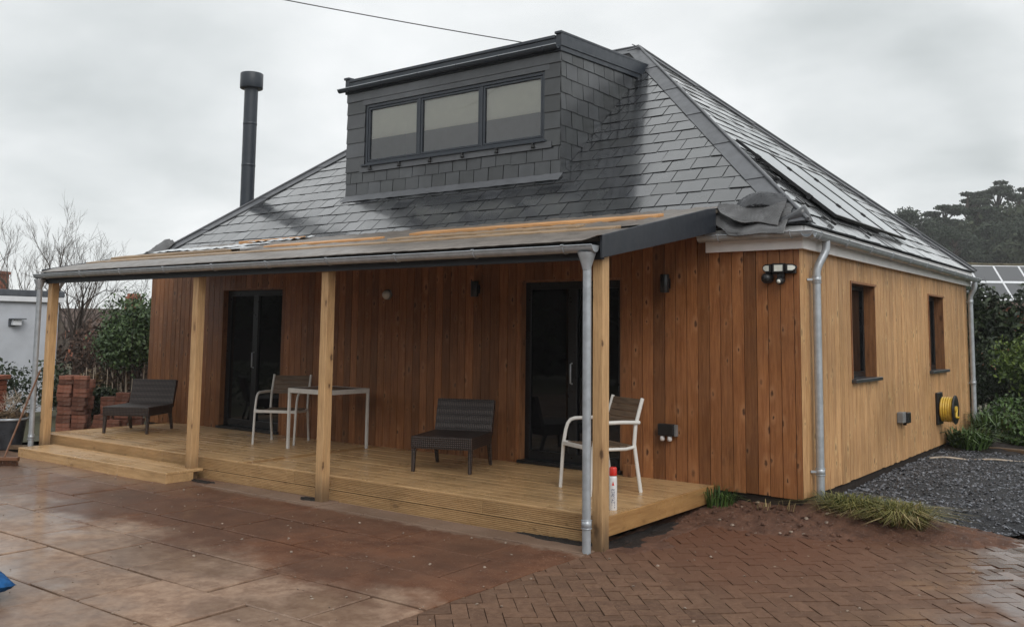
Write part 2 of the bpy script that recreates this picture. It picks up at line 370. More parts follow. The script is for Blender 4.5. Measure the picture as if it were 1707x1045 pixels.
# ------------------------------------------------------------------ mesh builder
class MB:
    def __init__(self): self.v = []; self.f = []; self.sm = []
    def add(self, vs, fs, smooth=False):
        b = len(self.v); self.v += [tuple(p) for p in vs]; self.f += [tuple(i + b for i in q) for q in fs]; self.sm += [smooth] * len(fs); return self
    def hexa(self, c):     # 8 corners: bottom 4 ccw, top 4 ccw
        return self.add(c, [(3, 2, 1, 0), (4, 5, 6, 7), (0, 1, 5, 4), (1, 2, 6, 5), (2, 3, 7, 6), (3, 0, 4, 7)])
    def box(self, x0, x1, y0, y1, z0, z1):
        x0, x1 = sorted((x0, x1)); y0, y1 = sorted((y0, y1)); z0, z1 = sorted((z0, z1))
        return self.hexa([(x0, y0, z0), (x1, y0, z0), (x1, y1, z0), (x0, y1, z0), (x0, y0, z1), (x1, y0, z1), (x1, y1, z1), (x0, y1, z1)])
    def obox(self, c, ax, ay, az):
        c, ax, ay, az = map(Vector, (c, ax, ay, az))
        return self.hexa([c - ax - ay - az, c + ax - ay - az, c + ax + ay - az, c - ax + ay - az, c - ax - ay + az, c + ax - ay + az, c + ax + ay + az, c - ax + ay + az])
    def bar(self, p, q, w, h, up=(0, 0, 1)):
        p, q = Vector(p), Vector(q); d = (q - p); L = d.length; d.normalize()
        s = d.cross(Vector(up)); s.normalize(); u = s.cross(d)
        return self.obox((p + q) / 2, d * L / 2, s * w / 2, u * h / 2)
    def tube(self, pts, r, n=10, cap=True, closed=False, flat=1.0):
        pts = [Vector(p) for p in pts]; m = len(pts)
        rs = r if isinstance(r, (list, tuple)) else [r] * m
        vs = []; prev = None
        for i, p in enumerate(pts):
            if closed: d = pts[(i + 1) % m] - pts[i - 1]
            else: d = (pts[min(i + 1, m - 1)] - pts[max(i - 1, 0)])
            if d.length < 1e-9: d = Vector((0, 0, 1))
            d.normalize()
            if prev is None:
                ref = Vector((0, 0, 1)) if abs(d.z) < .9 else Vector((1, 0, 0)); a = d.cross(ref)
            else: a = prev - d * prev.dot(d)
            if a.length < 1e-6: a = d.orthogonal()
            a.normalize(); prev = a; b = d.cross(a)
            for k in range(n):
                t = 2 * math.pi * k / n; vs.append(p + (a * math.cos(t) + b * math.sin(t) * flat) * rs[i])
        fs = []
        for i in range(m if closed else m - 1):
            j = (i + 1) % m
            for k in range(n):
                k2 = (k + 1) % n; fs.append((i * n + k, i * n + k2, j * n + k2, j * n + k))
        self.add(vs, fs, True)
        if cap and not closed:
            self.add(vs[:n], [tuple(range(n))[::-1]]); self.add(vs[-n:], [tuple(range(n))])
        return self
    def lathe(self, prof, c=(0, 0, 0), axis=(0, 0, 1), n=20, smooth=True):
        ax = Vector(axis).normalized(); a = ax.orthogonal().normalized(); b = ax.cross(a); c = Vector(c)
        vs = []
        for r, h in prof:
            for k in range(n):
                t = 2 * math.pi * k / n; vs.append(c + ax * h + (a * math.cos(t) + b * math.sin(t)) * max(r, 1e-4))
        fs = [(i * n + k, i * n + (k + 1) % n, (i + 1) * n + (k + 1) % n, (i + 1) * n + k) for i in range(len(prof) - 1) for k in range(n)]
        return self.add(vs, fs, smooth)
    def prism(self, poly, d):     # poly: 3d points, extruded by vector d
        n = len(poly); d = Vector(d); a = [Vector(p) for p in poly]; b = [p + d for p in a]
        return self.add(a + b, [tuple(range(n))[::-1], tuple(range(n, 2 * n))] + [(i, (i + 1) % n, n + (i + 1) % n, n + i) for i in range(n)])
    def extr(self, prof, p, q, up=(0, 0, 1), smooth=False, closed=True):   # profile (s,u) along p->q
        p, q = Vector(p), Vector(q); d = (q - p).normalized(); s = d.cross(Vector(up)).normalized(); u = s.cross(d); n = len(prof)
        a = [p + s * x + u * y for x, y in prof]; b = [q + s * x + u * y for x, y in prof]
        fs = [(i, (i + 1) % n, n + (i + 1) % n, n + i) for i in range(n if closed else n - 1)]
        self.add(a + b, fs, smooth)
        if closed: self.add(a, [tuple(range(n))[::-1]]); self.add(b, [tuple(range(n))])
        return self
    def grid(self, nu, nv, fn, smooth=True):
        vs = [fn(i / nu, j / nv) for j in range(nv + 1) for i in range(nu + 1)]
        fs = [(j * (nu + 1) + i, j * (nu + 1) + i + 1, (j + 1) * (nu + 1) + i + 1, (j + 1) * (nu + 1) + i) for j in range(nv) for i in range(nu)]
        return self.add(vs, fs, smooth)
    def build(self, name, m, parent=None, bevel=0, seg=1, solid=0):
        me = bpy.data.meshes.new(name)
        off = Vector((0, 0, 0)); V = self.v
        if parent is None and V:
            A = np.array(V); lo, hi = A.min(0), A.max(0); off = Vector(((lo[0] + hi[0]) / 2, (lo[1] + hi[1]) / 2, lo[2]))
            V = [tuple(x) for x in (A - np.array(off))]
        me.from_pydata(V, [], self.f); me.polygons.foreach_set('use_smooth', self.sm); me.update()
        o = bpy.data.objects.new(name, me); COL.objects.link(o); me.materials.append(m)
        if parent is not None:
            o.parent = parent
            if parent.type == 'EMPTY': o.location = -parent.location
        else: o.location = off
        if solid:
            md = o.modifiers.new('solid', 'SOLIDIFY'); md.thickness = solid; md.offset = 0
        if bevel:
            md = o.modifiers.new('bevel', 'BEVEL'); md.width = bevel; md.segments = seg; md.limit_method = 'ANGLE'; md.angle_limit = math.radians(40)
        return o
def tag(o, label=None, cat=None, group=None, kind=None):
    if label: o['label'] = label
    if cat: o['category'] = cat
    if group: o['group'] = group
    if kind: o['kind'] = kind
    return o
def empty(name, loc=(0, 0, 0), label=None, cat=None, group=None):
    o = bpy.data.objects.new(name, None); o.empty_display_size = .2; COL.objects.link(o); o.location = loc
    return tag(o, label, cat, group)
def copy_tree(o, parent=None):
    c = o.copy(); COL.objects.link(c)
    if parent: c.parent = parent
    for ch in list(o.children): copy_tree(ch, c)
    return c
def V3(*a): return Vector(a)

# ================================================================== SETTING
ZG = -.06
tag(MB().grid(60, 60, lambda u, v: ((u - .5) * 1600 - 100, (v - .5) * 1600 + 100, -.16), False).build('ground', MT['earth']), kind='structure')

# joint bed below slabs and blocks
tag(MB().box(-13, -.85, -13, -1.2, -.15, -.088).build('patio_bed', MT['joint']), kind='structure')
tag(MB().box(-.85, 7.5, -13, .55, -.15, -.086).build('paving_bed', MT['joint']), kind='structure')

# patio slabs, running rows of 600 mm with mixed lengths
pm = MB()
y = -2.28; row = 0
dug = [(-6.02, -2.12, .42, .2), (-3.95, -2.12, .36, .19), (-.95, -2.1, .5, .2)]
while y > -12:
    h = .6; x = -.855 - (0 if row % 2 else 0); k = 0
    off = .45 * (row % 2)
    first = True
    while x > -12.5:
        w = (.9 if (row + k) % 3 else .6)
        if first and row % 2: w = .45
        first = False
        x0 = x - w; dz = random.uniform(-.004, .004); t1, t2 = random.uniform(-.003, .003), random.uniform(-.003, .003)
        g = .011
        zt = [ZG + dz - t1 - t2, ZG + dz + t1 - t2, ZG + dz + t1 + t2, ZG + dz - t1 + t2]
        a = (x0 + g, x - g); b = (y - h + g, y - g)
        pm.hexa([(a[0], b[0], -.12), (a[1], b[0], -.12), (a[1], b[1], -.12), (a[0], b[1], -.12), (a[0], b[0], zt[0]), (a[1], b[0], zt[1]), (a[1], b[1], zt[2]), (a[0], b[1], zt[3])])
        x = x0; k += 1
    y -= h; row += 1
# cut row against the deck fascia
x = -.86
while x > -9.0:
    w = random.choice((.6, .9)); pm.box(x - w + .006, x - .006, -2.274, -2.0, -.12, ZG + random.uniform(-.006, .002)); x -= w
tag(pm.build('patio', MT['patio'], bevel=.006), kind='structure')

def clip(poly, a, b, c):     # keep a*u+b*v<=c
    out = []
    for i in range(len(poly)):
        p, q = poly[i], poly[(i + 1) % len(poly)]
        dp, dq = a * p[0] + b * p[1] - c, a * q[0] + b * q[1] - c
        if dp <= 0: out.append(p)
        if dp * dq < 0:
            t = dp / (dp - dq); out.append((p[0] + (q[0] - p[0]) * t, p[1] + (q[1] - p[1]) * t))
    return out
# block paving, 45 degree herringbone
bm_ = MB()
a45 = math.radians(-47)
ca, sa = math.cos(a45), math.sin(a45)
L_, B_ = .2, .1
def paver_ok(cx, cy):
    if cx < -.99 or cx > 6.5 or cy < -11.5: return False
    if cy > .50: return False
    if cx > .55 and cy > .20 + .21 * cx: return False
    return True
def put_block(u0, v0, du, dv):
    cu, cv = u0 + du / 2, v0 + dv / 2
    cx, cy = cu * ca - cv * sa + 2, cu * sa + cv * ca - 4
    if not paver_ok(cx, cy): return
    dz = random.uniform(-.0035, .0035); g = .0025
    hu, hv = du / 2 - g, dv / 2 - g
    tz = random.uniform(-.0025, .0025); tz2 = random.uniform(-.0025, .0025)
    poly = [(cx + X * ca - Y * sa, cy + X * sa + Y * ca) for X, Y in ((-hu, -hv), (hu, -hv), (hu, hv), (-hu, hv))]
    if cx < -.7: poly = clip(poly, -1, 0, .846)
    if len(poly) < 3: return
    n = len(poly); zt = [ZG + dz + tz * (p[0] - cx) / .1 + tz2 * (p[1] - cy) / .1 for p in poly]
    bm_.add([(p[0], p[1], -.13) for p in poly] + [(p[0], p[1], z) for p, z in zip(poly, zt)], [tuple(range(n, 2 * n))] + [(i, (i + 1) % n, n + (i + 1) % n, n + i) for i in range(n)])
for i in range(-110, 110):
    for j in range(-30, 30):
        # herringbone lattice: horizontal block at (i*B, i*B + j*4B...), vertical block next to it
        u, v = i * B_ + j * 2 * L_, i * B_ - 0 * j
        put_block(u, v, L_, B_)
        put_block(u + L_, v - B_ + B_, B_, L_) if False else put_block(u - B_, v, B_, L_)
tag(bm_.build('block_paving', MT['paver'], bevel=.004), kind='structure')
# soldier edge between slabs and blocks is simply the straight cut; fill cut blocks with a bed strip
def hsh(x, y): 
    return math.sin(x * 12.9 + y * 78.2) * .5 + math.sin(x * 31.7 - y * 17.3) * .3 + math.sin(x * 57.1 + y * 43.7) * .2
def soil_h(x, y):
    d = max(0.0, 1 - math.hypot((x + .30) / 1.35, (y - .10) / .95))
    e = max(0.0, 1 - math.hypot((x - .75) / 1.0, (y - .22) / .55))
    return -.085 + .155 * d ** .8 + .13 * e ** .7 + .018 * hsh(x * .9, y * .9) * (d + e > 0) + .012 * hsh(x * 2.7, y * 3.1) * (d + e > 0)
tag(MB().grid(90, 60, lambda u, v: (-1.7 + 3.6 * u, -1.15 + 2.0 * v, soil_h(-1.7 + 3.6 * u, -1.15 + 2.0 * v))).build('soil', MT['soil']), kind='structure')
# dug soil at post feet and deck end, hole and deck shade painted near-black
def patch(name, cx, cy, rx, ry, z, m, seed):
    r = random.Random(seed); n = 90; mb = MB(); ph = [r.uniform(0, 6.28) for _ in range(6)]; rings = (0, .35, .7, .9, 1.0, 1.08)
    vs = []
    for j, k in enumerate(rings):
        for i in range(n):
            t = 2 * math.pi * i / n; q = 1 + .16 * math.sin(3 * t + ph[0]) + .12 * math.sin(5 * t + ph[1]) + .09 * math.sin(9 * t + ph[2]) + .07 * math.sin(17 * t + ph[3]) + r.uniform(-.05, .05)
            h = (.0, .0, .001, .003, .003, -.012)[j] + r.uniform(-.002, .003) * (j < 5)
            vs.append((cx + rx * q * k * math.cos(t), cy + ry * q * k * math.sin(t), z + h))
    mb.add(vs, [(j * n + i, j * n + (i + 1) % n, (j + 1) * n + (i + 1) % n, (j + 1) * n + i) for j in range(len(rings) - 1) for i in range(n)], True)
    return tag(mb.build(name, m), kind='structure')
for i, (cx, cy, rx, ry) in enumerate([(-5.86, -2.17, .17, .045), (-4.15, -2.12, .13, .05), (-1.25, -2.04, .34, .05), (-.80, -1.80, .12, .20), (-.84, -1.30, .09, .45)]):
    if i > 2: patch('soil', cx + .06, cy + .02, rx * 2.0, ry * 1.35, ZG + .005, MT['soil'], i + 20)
    patch('dug_soil_shade', cx, cy, rx, ry, ZG + .009, MT['soil_and_shade'], i)
gr_ = MB()
for k in range(420):
    x, y = random.uniform(-7, 2.2), random.uniform(-6.2, -2.35)
    if x > -.8: y = random.uniform(-6, -.6)
    q_ = random.choice((.004, .005, .006, .006, .008, .012)) * random.uniform(.7, 1.2); a_ = random.uniform(0, 6.28)
    gr_.lathe([(.0, -.4 * q_), (.8 * q_, -.2 * q_), (q_, .1 * q_), (.5 * q_, .5 * q_), (.0, .6 * q_)], (x, y, ZG + .003), (math.cos(a_) * .4, math.sin(a_) * .4, 1), 6, False)
tag(gr_.build('loose_grit', MT['stone']), 'loose grit and small pale chips scattered over the paving', None, None, 'stuff')
cm_ = MB()
for k in range(170):
    x, y = random.gauss(-.25, .5), random.gauss(-.30, .28)
    if y > -.03 or x < -.84: continue
    q_ = random.uniform(.008, .030); a_ = random.uniform(0, 6.28)
    cm_.lathe([(.0, -.4 * q_), (.8 * q_, -.2 * q_), (q_ * random.uniform(.8, 1.1), .1 * q_), (.55 * q_, .5 * q_), (.0, .62 * q_)], (x, y, max(soil_h(x, y), ZG) + .1 * q_), (math.cos(a_) * .5, math.sin(a_) * .5, 1), 7, False)
tag(cm_.build('soil_clods', MT['soil']), 'crumbs of red soil scattered by the house corner', None, None, 'stuff')
# gravel
def grav_h(x, y): return .015 + .02 * hsh(x * .6, y * .6) + .05 * min(1, max(0, (y - .3) / 2)) - .10 * max(0, 1 - abs(y - (.30 + .22 * x)) / .35)
tag(MB().grid(70, 70, lambda u, v: (.02 + 4.6 * u, (.18 + .22 * (.02 + 4.6 * u)) * (1 - v) + 5.6 * v, grav_h(.02 + 4.6 * u, (.18 + .22 * (.02 + 4.6 * u)) * (1 - v) + 5.6 * v))).build('gravel_bed', MT['gravelbase']), kind='structure')
gm = MB()
P = rng.random((15000, 3))
for q in P:
    x = .03 + 4.4 * q[0] ** 1.4; y0 = .24 + .215 * x; y = y0 + (5.5 - y0) * q[1] ** 1.3
    if math.hypot((x - .75) / .8, (y - .2) / .35) < 1: continue
    s = .010 + .016 * q[2] ** 2; z = grav_h(x, y) + s * .25
    a = random.uniform(0, 6.28); tx, ty = random.uniform(-.6, .6), random.uniform(-.6, .6)
    c, d = math.cos(a) * s, math.sin(a) * s
    t = s * .4
    e1 = V3(c, d, tx * s); e2 = V3(-d * .7, c * .7, ty * s * .7); cc = V3(x, y, z)
    gm.add([cc + e1, cc + e2, cc - e1 * .8, cc - e2, cc + V3(0, 0, t)], [(0, 1, 4), (1, 2, 4), (2, 3, 4), (3, 0, 4)])
tag(gm.build('gravel', MT['slate_stone']), 'dark grey slate chippings beside the timber side wall', None, None, 'stuff')
# lawn and bed behind the gravel
tag(MB().grid(20, 20, lambda u, v: (-4 + 16 * u, 7.6 + 4.6 * v, .07 + .02 * hsh(u * 5, v * 5))).build('lawn', MT['lawn']), kind='structure')
tag(MB().grid(40, 24, lambda u, v: (-.05 + 6 * u, 5.35 + 2.6 * v, .06 + .10 * math.sin(math.pi * min(1, v * 1.1)) + .03 * hsh(u * 4, v * 4))).build('garden_bed', MT['soil_and_shade']), kind='structure')
# left rear plot
tag(MB().grid(40, 40, lambda u, v: (-30 + 19.6 * u, -8 + 22 * v, -.03 + .03 * hsh(u * 9, v * 9))).build('rear_plot', MT['earth']), kind='structure')
# hill on the right
def hill_h(x, y):
    k = 1 / (1 + math.exp(-(y - 96) / 14)); ridge = 10.5 + 6 / (1 + math.exp(-(x + 27) / 6)) + 1.0 * hsh(x * .02, y * .02)
    return -.2 + ridge * k * (1 / (1 + math.exp(-(x + 75) / 12)))
tag(MB().grid(60, 40, lambda u, v: (-140 + 260 * u, 55 + 170 * v, hill_h(-140 + 260 * u, 55 + 170 * v))).build('hill', MT['hillm']), kind='structure')

# ================================================================== HOUSE
HW, HD = 10.475, 7.5
house = empty('bungalow', (-5.2, 3.7, 0), 'timber clad bungalow with slate hipped roof and flat topped dormer', 'house')
# --- walls
core = MB(); core.box(-HW + .03, -.17, .17, HD - .03, .0, 2.60)
core.box(-.17, -.03, .17, 1.53, .0, 2.6); core.box(-.17, -.03, 2.44, 4.94, .0, 2.6); core.box(-.17, -.03, 5.86, HD - .03, .0, 2.6)
for a, b in ((1.53, 2.44), (4.94, 5.86)):
    core.box(-.168, -.03, a, b, .0, 1.14); core.box(-.168, -.03, a, b, 2.16, 2.598)
core.box(-HW + .03, -8.64, .026, .17, .0, 2.6); core.box(-7.23, -3.20, .026, .17, .0, 2.6); core.box(-1.85, -.03, .026, .17, .0, 2.6)
core.box(-8.64, -7.23, .028, .17, 2.19, 2.598); core.box(-3.20, -1.85, .028, .17, 2.19, 2.598)
core.build('wall_core', MT['core'], house)
doors = [(-8.62, -7.25), (-3.18, -1.87)]
fc = MB(); x = -HW
while x < -.02:
    w = min(random.choice((.114, .121, .121, .128)), -x)
    if -x - w < .05: w = -x
    x1 = x + w; dy = random.uniform(0, .003)
    segs = [(x + .003, x1 - .003)]
    for (a, b) in doors:
        ns = []
        for s0, s1 in segs:
            if s1 <= a or s0 >= b: ns.append((s0, s1))
            else:
                if s0 < a - .01: ns.append((s0, a))
                if s1 > b + .01: ns.append((b, s1))
                fc.box(max(s0, a), min(s1, b), -dy, .022, 2.175, 2.60)
        segs = ns
    for s0, s1 in segs: fc.box(s0, s1, -dy, .022, .125 + random.uniform(0, .012), 2.60)
    x = x1
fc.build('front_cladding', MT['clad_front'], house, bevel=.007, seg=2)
sc = MB(); y = 0.0; wins = [(1.53, 2.44), (4.94, 5.86)]
while y < HD - .02:
    w = random.choice((.118, .128, .128, .136)); y1 = min(y + w, HD)
    if HD - y1 < .05: y1 = HD
    dx = random.uniform(0, .003)
    segs = [(y + .004, y1 - .004)]
    for (a, b) in wins:
        ns = []
        for s0, s1 in segs:
            if s1 <= a or s0 >= b: ns.append((s0, s1))
            else:
                if s0 < a - .01: ns.append((s0, a))
                if s1 > b + .01: ns.append((b, s1))
                sc.box(-.022, dx, max(s0, a), min(s1, b), 2.165, 2.6); sc.box(-.022, dx, max(s0, a), min(s1, b), .13, 1.14)
        segs = ns
    for s0, s1 in segs: sc.box(-.022 if s0 > .02 else .0005, dx + .0006, s0, s1, .125 + random.uniform(0, .012), 2.6)
    y = y1
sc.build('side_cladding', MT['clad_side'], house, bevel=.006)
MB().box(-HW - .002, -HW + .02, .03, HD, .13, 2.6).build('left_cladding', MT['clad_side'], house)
# side windows
for (a, b) in wins:
    wf = MB(); z0, z1 = 1.14, 2.165
    wf.box(-.165, -.12, a + .012, a + .06, z0 + .01, z1 - .012); wf.box(-.165, -.12, b - .06, b - .012, z0 + .01, z1 - .012)
    wf.box(-.165, -.12, a + .06, b - .06, z1 - .06, z1 - .012); wf.box(-.165, -.12, a + .06, b - .06, z0 + .01, z0 + .07)
    win = wf.build('window', MT['frame'], house, bevel=.003)
    MB().box(-.150, -.142, a + .06, b - .06, z0 + .07, z1 - .06).build('pane', MT['glass'], win)
    ln = MB(); ln.box(-.168, -.001, a + .0005, a + .012, z0, z1 - .012); ln.box(-.168, -.001, b - .012, b - .0005, z0, z1 - .012); ln.box(-.168, .014, a - .02, b + .02, z1 - .012, z1 + .012)
    ln.box(.0045, .014, a - .022, a + .0, z0 + .014, z1 - .012)
    ln.build('reveal_lining', MT['lining'], win)
    MB().box(-.168, .055, a - .035, b + .035, z0 - .028, z0 + .009).build('sill', MT['slate_wall'], win, bevel=.004)
# sliding doors
for (a, b) in doors:
    z0, z1 = .205, 2.175
    df = MB(); y0, y1 = .085, .145
    df.box(a + .02, a + .09, y0, y1, z0, z1 - .02); df.box(b - .09, b - .02, y0, y1, z0, z1 - .02); df.box(a + .09, b - .09, y0, y1, z1 - .10, z1 - .02); df.box(a + .09, b - .09, y0, y1, z0, z0 + .10)
    mid = (a + b) / 2
    df.box(mid - .055, mid + .055, y0 - .01, y1, z0 + .10, z1 - .10)
    dd = df.build('sliding_door', MT['frame'], house, bevel=.003)
    for p0, p1 in ((a + .09, mid - .055), (mid + .055, b - .09)):
        MB().box(p0, p1, .108, .118, z0 + .10, z1 - .10).build('pane', MT['glass'], dd)
    MB().box(a + .0, b - .0, -.035, .085, .172, z0).build('threshold', MT['black'], dd)
    h = MB(); h.tube([(mid + .0, .07, 1.05), (mid, .035, 1.06), (mid, .035, 1.26), (mid, .07, 1.27)], .009, 8); h.build('handle', MT['galv'], dd)
    rv = MB(); rv.box(a, a + .02, .0, .16, z0, z1 - .02); rv.box(b - .02, b, .0, .16, z0, z1 - .02); rv.box(a, b, .0, .16, z1 - .02, z1 - .001)
    rv.build('reveal_lining', MT['lining'], dd)

# --- roof
TN = .857; CS = 1 / math.sqrt(1 + TN * TN); SN = TN * CS
Z0 = 2.609; EV = .12
APX = 3.87
ZA = Z0 + APX * TN
def slates(mb, O, U, Vv, N, cuts, umax, vmax, g=.24, w=.30, v0=0.0, th=.006, lift=.008, seed=1, skip=None, gap=.011):
    r = random.Random(seed); O, U, Vv, N = map(Vector, (O, U, Vv, N))
    row = 0; v = v0
    while v < vmax:
        u = -w * (.5 if row % 2 else 0) - .02
        while u < umax:
            ju = r.uniform(-.006, .006); jv = r.uniform(-.006, .006)
            poly = [(u + gap / 2 + ju * .3, v + jv), (u + w - gap / 2, v + jv + r.uniform(-.003, .003)), (u + w - gap / 2, v + g + .03), (u + gap / 2, v + g + .03)]
            for c in cuts: poly = clip(poly, *c) if poly else poly
            tl = r.uniform(-.0022, .0022); tk = r.uniform(-.003, .003)
            if len(poly) >= 3 and not (skip and skip(u + w / 2, v + g / 2)):
                pts = [O + U * p[0] + Vv * p[1] + N * (lift * (1 - (p[1] - v) / (g + .03)) + .003 + tl * (p[0] - u - w / 2) / w * 2 + tk * (1 - (p[1] - v) / g)) for p in poly]
                mb.prism(pts, -N * th)
            u += w
        v += g; row += 1
UL = 10.475 + 2 * EV
vA = APX / CS
# polygons underneath
fr = MB()
cornersF = [(-10.475 - EV, -EV, Z0), (EV, -EV, Z0), (EV - APX, APX - EV, ZA), (-10.475 - EV + APX, APX - EV, ZA)]
LB = HD + 2 * EV; yb = HD + EV
cb = [(-10.475 - EV, yb, Z0), (EV, yb, Z0)]
roofbase = MB()
roofbase.add(cornersF + cb, [(0, 1, 2, 3), (1, 5, 2), (5, 4, 3, 2), (4, 0, 3), (0, 4, 5, 1)])
rb = roofbase.build('roof', MT['under'], house)
nF = (0, -SN, CS); nR = (SN, 0, CS)
ms = MB()
DXL, DXR, DY = -7.08, -3.28, .95
def skipF(u, v):
    x = u - 10.475 - EV; yy = v * CS - EV
    return DXL + .1 < x < DXR - .1 and yy > DY + .1
# hips: u >= v*CS  and u <= UL - v*CS
slates(ms, cornersF[0], (1, 0, 0), (0, CS, SN), nF, [(-1, CS, 0), (1, CS, UL), (0, -1, 0)], UL + .3, vA, seed=3, skip=skipF)
ms.build('front_slates', MT['slate'], rb)
ms = MB()
slates(ms, cornersF[1], (0, 1, 0), (-CS, 0, SN), nR, [(-1, CS, 0), (1, CS, LB), (0, -1, 0)], LB + .3, vA, seed=4)
ms.build('side_slates', MT['slate'], rb)
ms = MB()
slates(ms, cb[0], (0, -1, 0), (CS, 0, SN), (-SN, 0, CS), [(-1, CS, 0), (1, CS, LB), (0, -1, 0)], LB + .3, vA, seed=5)
ms.build('far_side_slates', MT['slate'], rb)
# hip cappings in lapped lengths
def hipcap(a, b, n1, n2, t1, t2, w=.20):
    mb = MB(); a, b = Vector(a), Vector(b); L = (b - a).length; d = (b - a) / L; k = 0; s = 0.0
    n1, n2, t1, t2 = map(lambda q: Vector(q).normalized(), (n1, n2, t1, t2))
    while s < L:
        e = min(s + 1.05, L); l0, l1 = .026, .018
        p, q = a + d * s, a + d * e
        ctr0, ctr1 = p + (n1 + n2) * .5 * (l0 + .018), q + (n1 + n2) * .5 * (l1 + .014)
        for n_, t_ in ((n1, t1), (n2, t2)):
            o0, o1 = p + n_ * l0 + t_ * w, q + n_ * l1 + t_ * w
            mb.hexa([o0 - n_ * .012, ctr0 - n_ * .012, ctr1 - n_ * .012, o1 - n_ * .012, o0, ctr0, ctr1, o1])
        s = e - .0 if e >= L else e
    mb.tube([a + (n1 + n2) * .5 * .052, b + (n1 + n2) * .5 * .045], .018, 8)
    return mb.build('hip_capping', MT['lead'], rb)
tF = Vector((-1, 0, 0)); 
hipcap(cornersF[1], cornersF[2], nF, nR, Vector((-1, 1, 0)) * .0 + Vector((-1, 0, 0)), (0, 1, 0))
hipcap(cornersF[0], cornersF[3], nF, (-SN, 0, CS), (1, 0, 0), (0, 1, 0))
hipcap(cb[1], cornersF[2], (0, SN, CS), nR, (-1, 0, 0), (0, -1, 0))
hipcap(cornersF[3], cornersF[2], nF, (0, SN, CS), (0, -CS, -SN), (0, CS, -SN), .17)

# --- fascia and soffit
fa = MB(); fa.box(-.90, .062, -.062, -.036, 2.388, 2.50); fa.box(.036, .0615, -.036, HD + .06, 2.3885, 2.50)
fa.box(-.90, .062, -.082, -.05, 2.501, 2.60); fa.box(.05, .082, -.05, HD + .06, 2.5012, 2.60)
fa.box(-.90, .035, -.036, .03, 2.40, 2.42); fa.box(.004, .036, .03, HD, 2.40, 2.42)
fa.build('fascia', MT['fascia'], house, bevel=.003)

def halfpipe(r=.055, t=.004, n=10):
    out = [(r * math.cos(math.pi + math.pi * k / n), r * math.sin(math.pi + math.pi * k / n)) for k in range(n + 1)]
    inn = [((r - t) * math.cos(2 * math.pi - math.pi * k / n), (r - t) * math.sin(2 * math.pi - math.pi * k / n)) for k in range(n + 1)]
    return out + [(r + .007, .004), (r + .007, .008)][:0] + inn
def gutter(p, q, name, parent, r=.055, m=None, brackets=.8, caps=(1, 1)):
    mb = MB(); mb.extr(halfpipe(r), p, q, smooth=False)
    p, q = Vector(p), Vector(q); d = (q - p).normalized(); s = d.cross(Vector((0, 0, 1))).normalized()
    mb.tube([p + s * r, q + s * r], .0065, 6); mb.tube([p - s * r, q - s * r], .004, 6)
    for e in [e_ for e_, k_ in zip((p, q), caps) if k_]: mb.prism([e + s * r * math.cos(math.pi + math.pi * k / 10) + Vector((0, 0, 1)) * r * math.sin(math.pi + math.pi * k / 10) for k in range(11)], d * .003)
    L = (q - p).length; n = max(1, int(L / brackets))
    for i in range(n + 1):
        c = p + d * (L * (i + .3) / (n + .6))
        mb.tube([c + (s * math.cos(math.pi + math.pi * k / 8) + Vector((0, 0, 1)) * math.sin(math.pi + math.pi * k / 8)) * (r + .003) for k in range(9)], .006, 5, True, False, 1)
        mb.tube([c + s * (r + .002) - d * .013 + V3(0, 0, .006), c + s * (r + .002) + d * .013 + V3(0, 0, .006)], .008, 6)
    return mb.build(name, m or MT['galv'], parent)
gutter((-.93, -.142, 2.535), (.198, -.142, 2.535), 'gutter', house, caps=(1, 0))
gutter((.142, -.198, 2.533), (.142, HD + .16, 2.505), 'gutter', house, caps=(0, 1))
def downpipe(path, name, parent, clips, r=.037, m=None, wall=None):
    mb = MB()
    # round the bends
    pts = [Vector(p) for p in path]; sm = [pts[0]]
    for i in range(1, len(pts) - 1):
        a, b, c = pts[i - 1], pts[i], pts[i + 1]; k = min(.07, (b - a).length / 2.2, (c - b).length / 2.2)
        p0 = b + (a - b).normalized() * k; p1 = b + (c - b).normalized() * k
        for j in range(5):
            t = j / 4; sm.append(p0 * (1 - t) ** 2 + b * 2 * t * (1 - t) + p1 * t * t)
    sm.append(pts[-1])
    mb.tube(sm, r, 16)
    o = mb.build(name, m or MT['galv'], parent)
    if clips:
        for c in clips:
            cm = MB(); c = Vector(c)
            cm.lathe([(r + .001, -.033), (r + .0055, -.033), (r + .0055, .033), (r + .001, .033)], c, n=16)
            for dz in (-.03, .03): cm.lathe([(r + .0056, dz - .004), (r + .010, dz), (r + .0056, dz + .004)], c, n=16)
            if wall is not None: cm.bar(c, c + Vector(wall), .02, .02)
            cm.build('pipe_clip', MT['galv'], o)
    return o
downpipe([(.142, .34, 2.49), (.142, .34, 2.40), (.075, .25, 2.22), (.075, .245, .02)], 'downpipe', house, [(.075, .247, 2.12), (.075, .245, .36)], wall=(-.07, -.06, 0))
downpipe([(.142, 7.42, 2.45), (.142, 7.42, 2.36), (.065, 7.44, 2.24), (.065, 7.44, .08)], 'downpipe', house, [(.065, 7.44, 2.15), (.065, 7.44, .9)], wall=(-.06, 0, 0))

